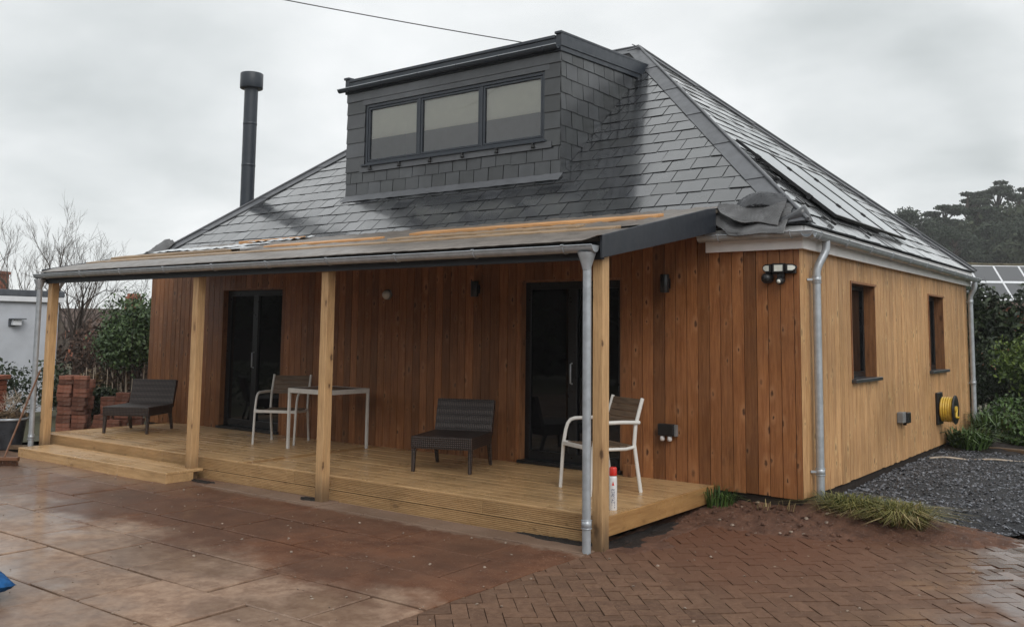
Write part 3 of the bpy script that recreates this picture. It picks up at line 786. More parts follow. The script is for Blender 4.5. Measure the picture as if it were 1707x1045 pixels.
# --- dormer
dorm = MB()
zb_, zt_ = 3.50, 5.10
dorm.box(DXL + .02, -6.70, DY + .012, DY + .12, zb_, zt_); dorm.box(-3.52, DXR - .02, DY + .012, DY + .12, zb_, zt_)
dorm.box(-6.70, -3.52, DY + .0125, DY + .12, zb_, 3.983); dorm.box(-6.70, -3.52, DY + .0125, DY + .12, 4.867, zt_)
for x0, x1 in ((DXL + .02, DXL + .08), (DXR - .08, DXR - .02)):
    dorm.prism([(x0, DY + .12, 3.4), (x0, 3.2, 5.2), (x0, 3.2, 5.22), (x0, DY + .12, zt_)], (x1 - x0, 0, 0))
do = dorm.build('dormer', MT['under'], house)
ds = MB()
F = lambda mb, x0, x1, z0, z1, w, g, seed, off=0: slates(mb, (x0, DY, z0), (1, 0, 0), (0, 0, 1), (0, -1, 0), [(-1, 0, 0), (1, 0, x1 - x0), (0, -1, 0), (0, 1, z1 - z0)], x1 - x0, z1 - z0, g=g, w=w, th=.007, lift=.012, seed=seed, gap=.010)
F(ds, DXL, DXR, 3.545, 3.92, .245, .178, 21)
for k in range(5):
    z = 3.90 + k * .215
    for x0, x1 in ((DXL, -6.704), (-3.516, DXR)):
        a = random.uniform(-.004, .004)
        ds.hexa([(x0 + .001, DY - .024, z), (x1, DY - .024, z + a), (x1, DY + .01, z + a), (x0, DY + .01, z), (x0, DY - .010, z + .235), (x1, DY - .010, z + .235), (x1, DY + .01, z + .235), (x0, DY + .01, z + .235)])
ds.build('front_slates', MT['slate_wall'], do)
cs = MB()
slates(cs, (DXR, DY - .01, 3.33), (0, 1, 0), (0, 0, 1), (1, 0, 0), [(-1, 0, 0), (TN, -1, (3.33 - (Z0 + (DY - .01 + EV) * TN)) + .03), (0, 1, 5.10 - 3.33 + .05)], 2.6, 1.85, g=.205, w=.26, seed=31, lift=.012, gap=.010)
cs.build('cheek_slates', MT['slate_wall'], do)
# flat roof of the dormer with parapet upstand, capped
dr = MB()
def dz(y): return .052 * (y - DY)
ya, yb2 = DY - .05, 3.30
for x0, x1 in ((DXL - .03, DXL + .05), (DXR - .05, DXR + .03)):
    dr.hexa([(x0, ya, 5.075), (x1, ya, 5.075), (x1, yb2, 5.075 + dz(yb2)), (x0, yb2, 5.075 + dz(yb2)), (x0, ya, 5.295), (x1, ya, 5.295), (x1, yb2, 5.295 + dz(yb2)), (x0, yb2, 5.295 + dz(yb2))])
dr.hexa([(DXL + .05, ya + .006, 5.08), (DXR - .05, ya + .006, 5.08), (DXR - .05, yb2, 5.19), (DXL + .05, yb2, 5.19), (DXL + .05, ya + .006, 5.25), (DXR - .05, ya + .006, 5.25), (DXR - .05, yb2, 5.36), (DXL + .05, yb2, 5.36)])
dro = dr.build('parapet_roof', MT['anth'], do, bevel=.005)
tr = MB()
for x0, x1 in ((DXL - .045, DXL + .06), (DXR - .06, DXR + .045)):
    tr.hexa([(x0, ya - .02, 5.292), (x1, ya - .02, 5.292), (x1, yb2 + .05, 5.292 + dz(yb2)), (x0, yb2 + .05, 5.292 + dz(yb2)), (x0, ya - .02, 5.325), (x1, ya - .02, 5.325), (x1, yb2 + .05, 5.325 + dz(yb2)), (x0, yb2 + .05, 5.325 + dz(yb2))])
tr.hexa([(DXR + .03, ya - .012, 5.135), (DXR + .044, ya - .012, 5.135), (DXR + .044, yb2 + .02, 5.135 + dz(yb2)), (DXR + .03, yb2 + .02, 5.135 + dz(yb2)), (DXR + .03, ya - .012, 5.292), (DXR + .044, ya - .012, 5.292), (DXR + .044, yb2 + .02, 5.292 + dz(yb2)), (DXR + .03, yb2 + .02, 5.292 + dz(yb2))])
tr.box(DXL + .06, DXR - .06, ya - .012, ya + .05, 5.246, 5.286)
tr.build('parapet_trim', MT['anth'], do, bevel=.004)
bd = MB(); bd.box(DXL - .008, DXR + .008, DY - .028, DY + .011, 4.945, 5.075); bd.box(-6.76, -3.45, DY - .02, DY + .011, 4.868, 4.945)
bd.build('head_band', MT['slate_wall'], do, bevel=.003)
gutter((DXL - .10, ya - .048, 5.135), (DXR + .01, ya - .048, 5.135), 'dormer_gutter', do, .042, MT['anth'], .75)
MB().tube([(DXL - .10, ya - .094, 5.142), (DXR + .01, ya - .094, 5.142)], .0065, 6).build('gutter_bead', MT['galv'], do)
# dormer window
wf = MB(); a, b, z0, z1 = -6.70, -3.52, 3.985, 4.865; y0, y1 = DY - .002, DY + .07
fwid = .040
wf.box(a, a + fwid, y0, y1, z0, z1); wf.box(b - fwid, b, y0, y1, z0, z1); wf.box(a + fwid, b - fwid, y0, y1, z1 - fwid, z1); wf.box(a + fwid, b - fwid, y0, y1, z0, z0 + fwid)
muls = [-5.655, -4.548]
for mx in muls: wf.box(mx - .022, mx + .022, y0, y1, z0 + fwid, z1 - fwid)
wo_ = wf.build('window', MT['anth'], do, bevel=.003)
edges = [a + fwid] + [e for mx in muls for e in (mx - .022, mx + .022)] + [b - fwid]
for i in range(3):
    p0, p1 = edges[2 * i], edges[2 * i + 1]; q0, q1 = z0 + fwid, z1 - fwid; t = .034
    sh = MB(); ys, ye = DY + .008, DY + .055
    sh.box(p0 + .006, p0 + t, ys, ye, q0 + .006, q1 - .006); sh.box(p1 - t, p1 - .006, ys, ye, q0 + .006, q1 - .006); sh.box(p0 + t, p1 - t, ys, ye, q1 - t, q1 - .006); sh.box(p0 + t, p1 - t, ys, ye, q0 + .006, q0 + t)
    sh.build('sash', MT['anth'], wo_, bevel=.003)
    MB().add([(p0 + t, DY + .031, q0 + t), (p1 - t, DY + .031, q0 + t), (p1 - t, DY + .031, q1 - t), (p0 + t, DY + .031, q1 - t)], [(0, 1, 2, 3)]).build('pane', MT['pane'], wo_)
    bl = MB(); bl.box(p0 + .004, p1 - .004, DY + .0565, DY + .060, 4.385, q1); bl.box(p0 + .004, p1 - .004, DY + .0562, DY + .066, 4.368, 4.384)
    bl.build('blind', MT['blind'], wo_)
rm = MB(); rm.box(a, b, DY + .85, DY + .87, 3.9, 5.0); rm.box(a, b, DY + .13, DY + .85, 3.95, 3.97); rm.box(a - .02, a, DY + .13, DY + .87, 3.95, 5); rm.box(b, b + .02, DY + .13, DY + .87, 3.95, 5)
rm.build('window_board', MT['room'], wo_)
sl_ = MB(); sl_.box(a - .03, b + .03, DY - .06, DY + .0, 3.955, 3.984); sl_.build('sill', MT['anth'], do, bevel=.004)
cl = MB()
for i in range(6):
    cl = MB(); x = a + .15 + i * (b - a - .3) / 5
    cl.box(x - .012, x + .012, DY - .062, DY - .028, 3.905, 3.957); cl.lathe([(.0, -.02), (.016, -.02), (.016, .02), (.0, .02)], (x, DY - .05, 3.905), (1, 0, 0), 8); cl.build('sill_clip', MT['black'], do)
# lead apron and flashings
la = MB()
la.grid(60, 4, lambda u, v: (DXL + (DXR - DXL + .05) * u, DY - .026 - (.10 + .015 * hsh(u * 3, 1)) * v, Z0 + (DY - .026 - .10 * v + EV) * TN + .030 + .012 * (1 - v) + .004 * hsh(u * 9, v)))
la.box(-6.78, DXR - .12, DY - .034, DY - .027, 3.875, 3.955)
la.build('lead_apron', MT['lead'], do)
lc = MB(); lc.box(DXR + .006, DXR + .02, 3.16, 3.32, 5.05, 5.42); lc.build('corner_flashing', MT['lead'], do)
# flue
fl = MB(); fx, fy = -9.64, 1.13
zf = Z0 + (fx + 10.475 + EV) * TN
fl.lathe([(.0, 0), (.108, 0), (.108, zf), (.108, 6.55), (.0, 6.55)], (fx, fy, 0)) if False else fl.lathe([(.112, zf - .25), (.112, 5.62)], (fx, fy, 0), n=24)
for z in (4.3, 5.0): fl.lathe([(.112, z - .02), (.115, z - .018), (.115, z + .018), (.112, z + .02)], (fx, fy, 0), n=24)
flo = fl.build('flue', MT['anth'], house)
fk = MB(); fk.lathe([(.10, 5.60), (.183, 5.60), (.188, 5.61), (.188, 5.845), (.183, 5.855), (.03, 5.865), (.0, 5.865)], (fx, fy, 0), n=28); fk.build('cowl', MT['anth'], flo)
fk = MB(); fk.lathe([(.24, zf - .18), (.20, zf - .02), (.14, zf + .12), (.113, zf + .16)], (fx, fy, 0), n=24); fk.build('flashing', MT['anth'], flo)

# ================================================================== VERANDA
ver = empty('veranda', (-5.1, -2.1, ZG), 'lean-to veranda on four pale timber posts, its roof still unfinished', 'veranda')
for x0, x1 in ((-9.475, -9.37), (-6.196, -6.098), (-4.054, -3.957), (-.892, -.800)):
    MB().box(x0, x1, -2.153, -2.053, -.12, 2.21).build('post', MT['post'], ver, bevel=.004)
PS = .2146
def pz(y): return 2.345 + (y + 2.2) * PS
XL, XR = -9.52, -.752
MB().box(XL + .03, XR - .03, -2.178, -2.157, 2.172, 2.325).build('front_fascia', MT['navy'], ver, bevel=.003)
bm2 = MB(); bm2.box(XL + .03, XR - .03, -2.15, -2.05, 2.21, 2.30)
for i in range(12):
    x = XL + .3 + i * (XR - XL - .6) / 11
    bm2.hexa([(x - .022, -2.05, pz(-2.05) - .16), (x + .022, -2.05, pz(-2.05) - .16), (x + .022, -.03, pz(-.03) - .16), (x - .022, -.03, pz(-.03) - .16), (x - .022, -2.05, pz(-2.05) - .035), (x + .022, -2.05, pz(-2.05) - .035), (x + .022, -.03, pz(-.03) - .035), (x - .022, -.03, pz(-.03) - .035)])
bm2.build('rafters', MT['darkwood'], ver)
def strip(mb, x0, x1, y0, y1, h0, h1):
    mb.hexa([(x0, y0, pz(y0) + h0), (x1, y0, pz(y0) + h0), (x1, y1, pz(y1) + h0), (x0, y1, pz(y1) + h0), (x0, y0, pz(y0) + h1), (x1, y0, pz(y0) + h1), (x1, y1, pz(y1) + h1), (x0, y1, pz(y1) + h1)])
b1 = MB(); strip(b1, XL + .02, XR - .02, -2.18, .16, -.034, -.002); b1.build('roof_boarding', MT['osb'], ver)
fm = MB()
def memb(u, v):      # membrane front strip curling down into the gutter
    x = XL + .01 + (XR - XL - .02) * u; s = v
    yy = -2.30 + .62 * s; curl = max(0, 1 - s / .42)
    endl = max(0, (u - .985) / .015)
    return (x, yy, pz(max(yy, -2.2)) + .014 - .045 * curl ** 2 + .035 * endl * curl + .004 * hsh(u * 23, v * 3))
fm.grid(120, 10, memb); fm.build('edge_membrane', MT['felt_brown'], ver, solid=.004)
rest = MB(); rest.grid(110, 16, lambda u, v: (XL + .04 + (XR - XL - .06) * u, -1.50 + 1.74 * v, pz(-1.50 + 1.74 * v) + .012 + .010 * hsh(u * 17, v * 4) + .012 * max(0, hsh(u * 5 + 2, v * 2))))
rest.build('upper_membrane', MT['felt_brown'], ver)
bt = MB(); strip(bt, -4.15, -1.08, -.80, -.58, .012, .040); bt.build('batten', MT['batten'], ver, bevel=.003)
bt = MB(); strip(bt, XL + .1, -1.0, -1.68, -1.52, .0, .030); bt.build('batten', MT['osb_tan'], ver, bevel=.003)
bt = MB(); strip(bt, -6.35, -4.45, -1.08, -.88, .012, .036); bt.build('batten', MT['batten'], ver, bevel=.003)
bt = MB(); strip(bt, -9.35, -6.65, -1.36, -1.20, .012, .050); bt.build('batten', MT['osb_tan'], ver, bevel=.003)
bt = MB(); strip(bt, -8.3, -6.9, .0, .06, .012, .05); bt.build('batten', MT['batten'], ver, bevel=.003)
bt = MB(); strip(bt, -4.0, -1.6, -1.30, -1.14, .012, .034); bt.build('batten', MT['osb_tan'], ver, bevel=.003)
ps = MB(); strip(ps, -6.75, -6.35, -1.34, -1.14, .048, .054); ps.build('plastic_sheet', MT['plastic_sheet'], ver)
ps = MB(); ps.grid(14, 4, lambda u, v: (-7.95 + 1.2 * u, -.12 + .22 * v, pz(-.12 + .22 * v) + .035 + .02 * hsh(u * 3, v))); ps.build('plastic_sheet', MT['plastic_sheet'], ver)
ps = MB(); ps.grid(24, 4, lambda u, v: (-9.4 + 2.3 * u, -.75 + .4 * v, pz(-.75 + .4 * v) + .03 + .016 * hsh(u * 5, v))); ps.build('plastic_sheet', MT['plastic_sheet'], ver)
for x0, x1 in ((XR - .026, XR), (XL, XL + .026)):
    MB().prism([(x0, -2.235, 2.178), (x0, -2.235, pz(-2.235) + .022), (x0, -.30, pz(-.30) + .03), (x0, -.14, pz(-.14) + .02), (x0, -.14, 2.575), (x0, -1.2, 2.372)], (x1 - x0, 0, 0)).build('barge_board', MT['navy'], ver, bevel=.004)
gutter((XL - .06, -2.262, 2.290), (XR - .05, -2.262, 2.278), 'gutter', ver, .055, None, .95)
for px_, xx in (('r', -.887), ('l', -9.515)):
    d = downpipe([(xx, -2.245, 2.13), (xx, -2.243, 1.0), (xx, -2.24, -.07)], 'downpipe', ver, [(xx, -2.24, .15)], .034, None, None)
    fn = MB(); fn.lathe([(.034, 2.09), (.040, 2.12), (.072, 2.215), (.074, 2.225)], (xx, -2.25, 0), n=18); fn.build('hopper', MT['galv'], d)

# ================================================================== DECK
deck = empty('deck', (-5.2, -1.0, ZG), 'pale softwood deck with grooved fascia boards and a step at its far end', 'deck')
ZD = .168; DF = -1.965
DX0, DX1 = -9.70, -.875
db = MB(); nb = 14; bw = -DF / nb
XC = -5.36
for i in range(nb):
    y0 = DF + i * bw
    for a, b in ((DX0, XC - .075), (XC + .075, DX1)):
        cuts = [a, a + (b - a) * random.uniform(.3, .7), b]
        for c, d in zip(cuts[:-1], cuts[1:]): db.box(c + .0015, d - .0015, y0 + .0025, y0 + bw - .0025, ZD - .028, ZD + random.uniform(-.0012, .0012))
db.build('deck_boards', MT['deck'], deck, bevel=.004)
MB().box(XC - .07, XC + .07, DF, -.004, ZD - .028, ZD - .0005).build('breaker_board', MT['deck_cross'], deck, bevel=.004)
def grooved(mb, x0, x1, y, z0, z1, n=8, dep=.007):
    prof = []; h = (z1 - z0) / n
    for k in range(n):
        b = z0 + k * h; prof += [(y, b + h * .28), (y, b + h * .86), (y + dep, b + h * .93), (y + dep, b + h * 1.0 + h * .2)] if k < n - 1 else [(y, b + h * .28), (y, b + h)]
    prof = [(y, z0)] + prof + [(y + .022, z1), (y + .022, z0)]
    n_ = len(prof); a = [(x0, p[0], p[1]) for p in prof]; b = [(x1, p[0], p[1]) for p in prof]
    mb.add(a + b, [tuple(range(n_)), tuple(range(n_, 2 * n_))[::-1]] + [(i, n_ + i, n_ + (i + 1) % n_, (i + 1) % n_) for i in range(n_)])
ff = MB()
for (a, b) in ((DX0, -7.3), (-7.297, -4.56), (-4.557, -2.1), (-2.097, DX1)):
    grooved(ff, a, b, DF - .024, ZD - .128, ZD - .004)
for (a, b) in ((DX0, -6.0), (-5.997, -3.2), (-3.197, DX1 - .02)):
    grooved(ff, a, b, DF - .020, ZD - .262, ZD - .136)
ff.build('front_fascia', MT['deck'], deck)
MB().box(DX1 + .0005, DX1 + .026, DF - .024, -.01, ZD - .150, ZD + .003).build('end_fascia', MT['deck_cross'], deck, bevel=.004)
MB().box(DX0 - .024, DX0 - .001, DF - .024, -.01, ZD - .250, ZD + .002).build('end_fascia', MT['deck_cross'], deck, bevel=.004)
un = MB()
for x in np.arange(DX0 + .2, DX1, .6): un.box(x, x + .045, DF + .05, -.02, -.06, ZD - .03)
un.build('joists', MT['deck_cross'], deck)
st = MB()
for k in range(3): st.box(-9.30, -6.02, -2.50 + k * .155, -2.50 + k * .155 + .150, .028, .055 + random.uniform(-.001, .001))
sto = st.build('step', MT['deck'], deck, bevel=.004)
sf = MB(); sf.box(-9.30, -6.02, -2.499, -2.476, -.085, .0275); sf.box(-6.043, -6.021, -2.475, -2.16, -.085, .0275); sf.box(-9.30, -9.278, -2.475, -2.16, -.085, .0275); sf.build('riser', MT['deck'], sto, bevel=.003)

# ================================================================== CHAIRS, TABLE
def frame_from(fl, fr_, bl):     # empty placed mid between front feet..., local x = across, local y = depth backwards
    a = math.atan2(fr_[1] - fl[1], fr_[0] - fl[0]); return a
def wicker_mat():
    m, t, p = mat('brown_wicker'); v = t.obj()
    w1 = t.n('ShaderNodeTexWave', wave_type='BANDS', bands_direction='X'); w1.inputs['Scale'].default_value = 15; w1.inputs['Distortion'].default_value = .6; t.l(v, w1.inputs['Vector'])
    w2 = t.n('ShaderNodeTexWave', wave_type='BANDS', bands_direction='Z'); w2.inputs['Scale'].default_value = 15; w2.inputs['Distortion'].default_value = .6; t.l(v, w2.inputs['Vector'])
    w3 = t.n('ShaderNodeTexWave', wave_type='BANDS', bands_direction='Y'); w3.inputs['Scale'].default_value = 15; w3.inputs['Distortion'].default_value = .6; t.l(v, w3.inputs['Vector'])
    h = t.math('MULTIPLY', w1.outputs[1], t.math('MAXIMUM', w2.outputs[1], w3.outputs[1]))
    t.l(t.mix(h, (.008, .005, .005), (.105, .072, .060)), p.inputs['Base Color']); p.inputs['Roughness'].default_value = .42
    t.l(t.bump(h, .8, .006), p.inputs['Normal']); return m
MT['wicker'] = wicker_mat()
def rcyl(mb, p, r, t): pass
def make_lounge(label):
    root = empty('lounge_chair', (0, 0, 0), label, 'chair', 'low brown wicker chairs on the deck')
    w, d = .66, .70
    s = MB(); s.box(-w / 2, w / 2, -.02, d - .02, .235, .36); s.build('seat', MT['wicker'], root, bevel=.012, seg=2)
    b = MB(); b.obox((0, d + .035, .50), (w / 2, 0, 0), (0, .028 * math.cos(.27), -.028 * math.sin(.27)), (0, .195 * math.sin(.27), .195 * math.cos(.27))); b.build('backrest', MT['wicker'], root, bevel=.012, seg=2)
    for sx in (-1, 1):
        for yy, dy in ((.02, -.015), (d - .05, .07)):
            l = MB(); x = sx * (w / 2 - .024)
            l.hexa([(x - .016, yy + dy - .016, 0), (x + .016, yy + dy - .016, 0), (x + .016, yy + dy + .016, 0), (x - .016, yy + dy + .016, 0), (x - .022, yy - .022, .24), (x + .022, yy - .022, .24), (x + .022, yy + .022, .24), (x - .022, yy + .022, .24)])
            l.build('leg', MT['wicker'], root, bevel=.004)
    return root
ch = make_lounge('brown wicker low chair at the far left end of the deck')
c2 = copy_tree(ch)
def place(o, fl, fr_, z):
    a = math.atan2(fr_[1] - fl[1], fr_[0] - fl[0]); o.rotation_euler = (0, 0, a); o.location = ((fl[0] + fr_[0]) / 2, (fl[1] + fr_[1]) / 2, z)
place(ch, (-9.13, -1.50), (-8.52, -1.14), ZD)
place(c2, (-3.62, -1.25), (-3.02, -1.02), ZD)
c2['label'] = 'brown wicker low chair between the sliding doors, nearer the camera'

def make_armchair(label):
    root = empty('garden_armchair', (0, 0, 0), label, 'chair', 'white framed armchairs with brown slat backs')
    w, d = .54, .47; hw = w / 2
    for sx in (-1, 1):
        x = sx * hw
        # front leg rising into the arm
        pts = [(x, .0, 0), (x, .015, .20), (x, .03, .40), (x, .055, .53), (x, .075, .585), (x, .105, .618), (x, .15, .63), (x, .33, .632), (x, d + .05, .625)]
        l = MB(); l.tube(pts, .0175, 10, True, False, .8); l.build('front_leg_and_arm', MT['white'], root)
        pts = [(x * .93, d + .075, 0), (x * .93, d + .038, .22), (x * .93, d + .005, .43), (x * .93, d + .02, .60), (x * .93, d + .095, .84)]
        l = MB(); l.tube(pts, .019, 10, True, False, .75); l.build('rear_leg', MT['white'], root)
    f = MB(); f.bar((-hw, .03, .405), (hw, .03, .405), .025, .035)
    for sx in (-1, 1): f.tube([(sx * hw * .95, .03, .415), (sx * hw * .95, .2, .395), (sx * hw * .95, .38, .392), (sx * hw * .93, d + .0, .405)], .016, 8)
    f.build('seat_frame', MT['white'], root, bevel=.003)
    s = MB()
    for k in range(6): y = .055 + k * .070; s.box(-hw + .035, hw - .035, y, y + .060, .410 - .012 * math.sin(k / 5 * 3.1), .424 - .012 * math.sin(k / 5 * 3.1))
    s.build('seat_slats', MT['slat'], root, bevel=.003)
    s = MB()
    for k in range(4):
        z = .60 + k * .058; y = d + .022 + (z - .60) * .34
        s.hexa([(-hw + .035, y - .012, z), (hw - .035, y - .012, z), (hw - .035, y + .006, z), (-hw + .035, y + .006, z), (-hw + .035, y + .007, z + .055), (hw - .035, y + .007, z + .055), (hw - .035, y + .025, z + .055), (-hw + .035, y + .025, z + .055)])
    s.build('backrest', MT['slat'], root, bevel=.003)
    return root
ac = make_armchair('white armchair with brown slats beside the small white table')
ac2 = copy_tree(ac)
place(ac, (-6.62, -.90), (-6.17, -.66), ZD)
F0 = Vector((-1.92, -1.05)); aa = Vector((.878, -.456))
place(ac2, (F0.x, F0.y), (F0.x + aa.x * .54, F0.y + aa.y * .54), ZD)
ac2['label'] = 'white armchair with brown slat back behind the front corner post'
tb = empty('garden_table', (-5.63, -.585, ZD), 'square white metal table with thin legs beside an armchair', 'table')
x0, x1, y0, y1 = -5.99, -5.27, -.915, -.245; zt = ZD + .725
ap = MB(); ap.box(x0, x1, y0, y0 + .028, zt - .055, zt); ap.box(x0, x1, y1 - .028, y1, zt - .055, zt); ap.box(x0, x0 + .028, y0 + .028, y1 - .028, zt - .055, zt); ap.box(x1 - .028, x1, y0 + .028, y1 - .028, zt - .055, zt)
ap.build('top_frame', MT['white'], tb, bevel=.003)
MB().box(x0 + .028, x1 - .028, y0 + .028, y1 - .028, zt - .012, zt - .003).build('tabletop', MT['slat'], tb)
for xx in (x0 + .016, x1 - .016):
    for yy in (y0 + .016, y1 - .016): MB().box(xx - .0155, xx + .0155, yy - .0155, yy + .0155, ZD, zt - .056).build('leg', MT['white'], tb, bevel=.003)

# spray can
can = empty('marker_spray_can', (-.972, -1.70, ZD), 'white line marking spray can with red cap behind the corner post', 'spray can')
cx, cy = -.972, -1.70
cm = MB(); cm.lathe([(.0, 0), (.031, 0), (.0325, .004), (.0325, .255), (.030, .268), (.024, .275), (.0, .276)], (cx, cy, ZD), n=28); cm.build('can_body', MT['canwhite'], can)
cm = MB(); cm.lathe([(.0, .276), (.0305, .276), (.0315, .28), (.0305, .335), (.026, .343), (.0, .344)], (cx, cy, ZD), n=24); cm.build('cap', MT['red'], can)
# lettering wrapped on the can, reading upwards, facing the camera
camdir = math.atan2(-8.366 - cy, 2.953 - cx)
FONT = {'L': [[(0, 1), (0, 0), (.6, 0)]], 'I': [[(.15, 0), (.15, 1)]], 'N': [[(0, 0), (0, 1), (.6, 0), (.6, 1)]], 'E': [[(.6, 1), (0, 1), (0, 0), (.6, 0)], [(0, .5), (.5, .5)]], 'M': [[(0, 0), (0, 1), (.35, .4), (.7, 1), (.7, 0)]], 'A': [[(0, 0), (.33, 1), (.66, 0)], [(.13, .38), (.53, .38)]], 'R': [[(0, 0), (0, 1), (.5, 1), (.6, .85), (.6, .62), (.5, .5), (0, .5)], [(.3, .5), (.6, 0)]], 'K': [[(0, 0), (0, 1)], [(.6, 1), (0, .45)], [(.2, .6), (.6, 0)]]}
def on_can(s, z, r=.0331): t = camdir + s / .0325; return V3(cx + r * math.cos(t), cy + r * math.sin(t), ZD + z)
tx = MB(); pos = .022; H = .0235; Wd = .0165
for c in 'LINEMARKER':
    for line in FONT[c]:
        for (u0, v0), (u1, v1) in zip(line[:-1], line[1:]):
            # text direction goes up (z); letter-up points to viewer's left (negative tangent = ... )
            p = on_can(.013 - v0 * H, pos + u0 * Wd); q = on_can(.013 - v1 * H, pos + u1 * Wd)
            nrm = V3(math.cos(camdir), math.sin(camdir), 0); tx.bar(p, q, .0036, .0012, nrm)
    pos += {'I': .009, 'M': .0185}.get(c, .0158)
tx.build('lettering', MT['ink'], can)
lg = MB()
lg.prism([on_can(-.009, .200), on_can(.009, .200), on_can(0, .236)], V3(math.cos(camdir), math.sin(camdir), 0) * .0012); lg.build('red_triangle_mark', MT['red'], can)

m = MB(); m.box(-1.80, -1.70, -.10, -.02, ZD, ZD + .12); tag(m.build('timber_block', MT['lining'], bevel=.004), 'short timber offcut by the right hand sliding door', 'timber')
# ================================================================== WALL FITTINGS
def wl(x, z, label):
    r = empty('wall_lamp', (x, 0, z), label, 'lamp')
    m = MB(); m.lathe([(.0, .004), (.062, .004), (.066, -.01), (.064, -.03), (.058, -.036)], (x, -.006, z), (0, 1, 0), 24); m.build('bezel', MT['greybox'], r)
    m = MB(); m.lathe([(.056, .03), (.052, .055), (.036, .075), (.018, .084), (.0, .086)], (x, -.006, z), (0, -1, 0), 24); m.build('lamp_glass', MT['lampglass'], r); return r
wl(-5.227, 2.045, 'small round white bulkhead lamp high on the porch wall')
def updown(x, z, label):
    r = empty('wall_light', (x, 0, z), label, 'lamp', 'black tube lights on the porch wall')
    m = MB(); m.box(x - .035, x + .035, -.012, -.0035, z - .05, z + .05); m.build('back_plate', MT['black'], r)
    m = MB(); m.lathe([(.0, -.09), (.042, -.09), (.045, -.085), (.045, .085), (.042, .09), (.0, .09)], (x, -.066, z), n=18); m.bar((x, -.01, z), (x, -.04, z), .03, .03); m.build('lamp_tube', MT['black'], r); return r
updown(-1.342, 2.10, 'black tube wall light right of the right hand sliding door')
updown(-3.787, 2.09, 'black tube wall light left of the right hand sliding door')
fl_ = empty('flood_light', (-.16, 0, 2.2), 'black three headed security flood light under the white fascia', 'lamp')
m = MB(); m.box(-.30, -.02, -.05, -.004, 2.165, 2.20); m.box(-.19, -.13, -.06, -.004, 2.10, 2.20); m.build('bracket', MT['black'], fl_, bevel=.004)
def head(cx_, w, h, yaw, shape):
    hd = MB(); ln = MB(); z = 2.215
    d = V3(math.sin(yaw), -math.cos(yaw), -.08).normalized(); s = V3(math.cos(yaw), math.sin(yaw), 0); u = V3(0, 0, 1)
    c = V3(cx_, -.085, z)
    if shape == 0: pr = [(-w / 2, -h / 2), (w / 2, -h / 2), (w / 2, h / 2), (-w / 2, h / 2)]
    else:
        k = shape
        pr = [(-k * w / 2, -h / 2), (k * w * .1, -h / 2), (k * w * .42, -h * .22), (k * w / 2, h * .08), (k * w * .42, h * .3), (k * w * .1, h / 2), (-k * w / 2, h / 2)]
        if k < 0: pr = pr[::-1]
    hd.prism([c + s * a + u * b for a, b in pr], -d * -.03 if False else d * -.045)
    ln.prism([c + d * .001 + s * a * .66 + u * b * .66 for a, b in pr], d * .004)
    h_ = hd.build('lamp_head', MT['black'], fl_, bevel=.004); ln.build('lens', MT['lens'], h_)
head(-.165, .118, .088, .12, 0); head(-.282, .092, .078, -.25, -1); head(-.042, .105, .070, .45, 1)
m = MB(); m.lathe([(.0, .06), (.03, .055), (.048, .03), (.05, 0), (.05, -.03)], (-.285, -.05, 2.125), (-.2, -1, -.1), 16); m.build('sensor', MT['black'], fl_)
m = MB(); m.lathe([(.0, .045), (.026, .04), (.036, .02), (.038, -.03)], (-.155, -.07, 2.098), (0, -1, -.2), 16); so_ = m.build('sensor', MT['black'], fl_)
m = MB(); m.lathe([(.0, .052), (.016, .049), (.02, .04)], (-.155, -.07, 2.098), (0, -1, -.2), 12); m.build('lens', MT['lens'], so_)
sk = empty('outdoor_socket', (-1.33, 0, .56), 'black double outdoor socket with two white plugs on the brown wall', 'socket')
m = MB(); m.box(-1.425, -1.255, -.075, -.004, .60, .715); m.build('socket_box', MT['black'], sk, bevel=.008, seg=2)
m = MB(); m.box(-1.253, -1.235, -.05, -.004, .60, .71); m.build('side_plate', MT['greybox'], sk)
for xx in (-1.385, -1.305):
    m = MB(); m.lathe([(.0, 0), (.018, .002), (.024, .02), (.022, .045), (.012, .058)], (xx, -.045, .548), n=14); m.build('plug', MT['canwhite'], sk)
jb = empty('junction_box', (0, 3.3, .6), 'small grey outdoor box with black flap on the pale side wall', 'socket')
m = MB(); m.box(.0045, .075, 3.20, 3.34, .585, .71); m.build('box_body', MT['greybox'], jb, bevel=.006)
m = MB(); m.box(.0045, .095, 3.345, 3.49, .575, .70); m.box(.02, .06, 3.40, 3.43, .545, .574); m.build('flap', MT['black'], jb, bevel=.006)
hr = empty('hose_reel', (0.1, 5.4, .6), 'yellow hose wound on a wall mounted reel on the side wall', 'hose reel')
m = MB(); m.box(.0045, .04, 5.17, 5.46, .42, .85); m.build('wall_plate', MT['black'], hr, bevel=.008)
m = MB()
for k in range(5):
    m.lathe([(.150 + .018 * math.cos(t), .018 * math.sin(t)) for t in np.linspace(0, 2 * math.pi, 9)], (.070 + k * .030, 5.31, .625), (1, 0, 0), 32)
m.build('hose', MT['yellow'], hr)
m = MB(); m.lathe([(.0, 0), (.10, 0), (.19, .004), (.196, .012), (.19, .022), (.10, .016), (.0, .016)], (.21, 5.31, .625), (1, 0, 0), 28); m.lathe([(.13, -.19), (.13, 0)], (.215, 5.31, .625), (1, 0, 0), 24); m.build('reel_drum', MT['black'], hr)
m = MB(); m.tube([(.226, 5.31, .625), (.245, 5.31, .625)], .05, 14); m.tube([(.235, 5.31, .625), (.245, 5.23, .53)], .016, 8); m.tube([(.245, 5.23, .53), (.285, 5.23, .53)], .016, 8); m.build('crank', MT['yellow'], hr)

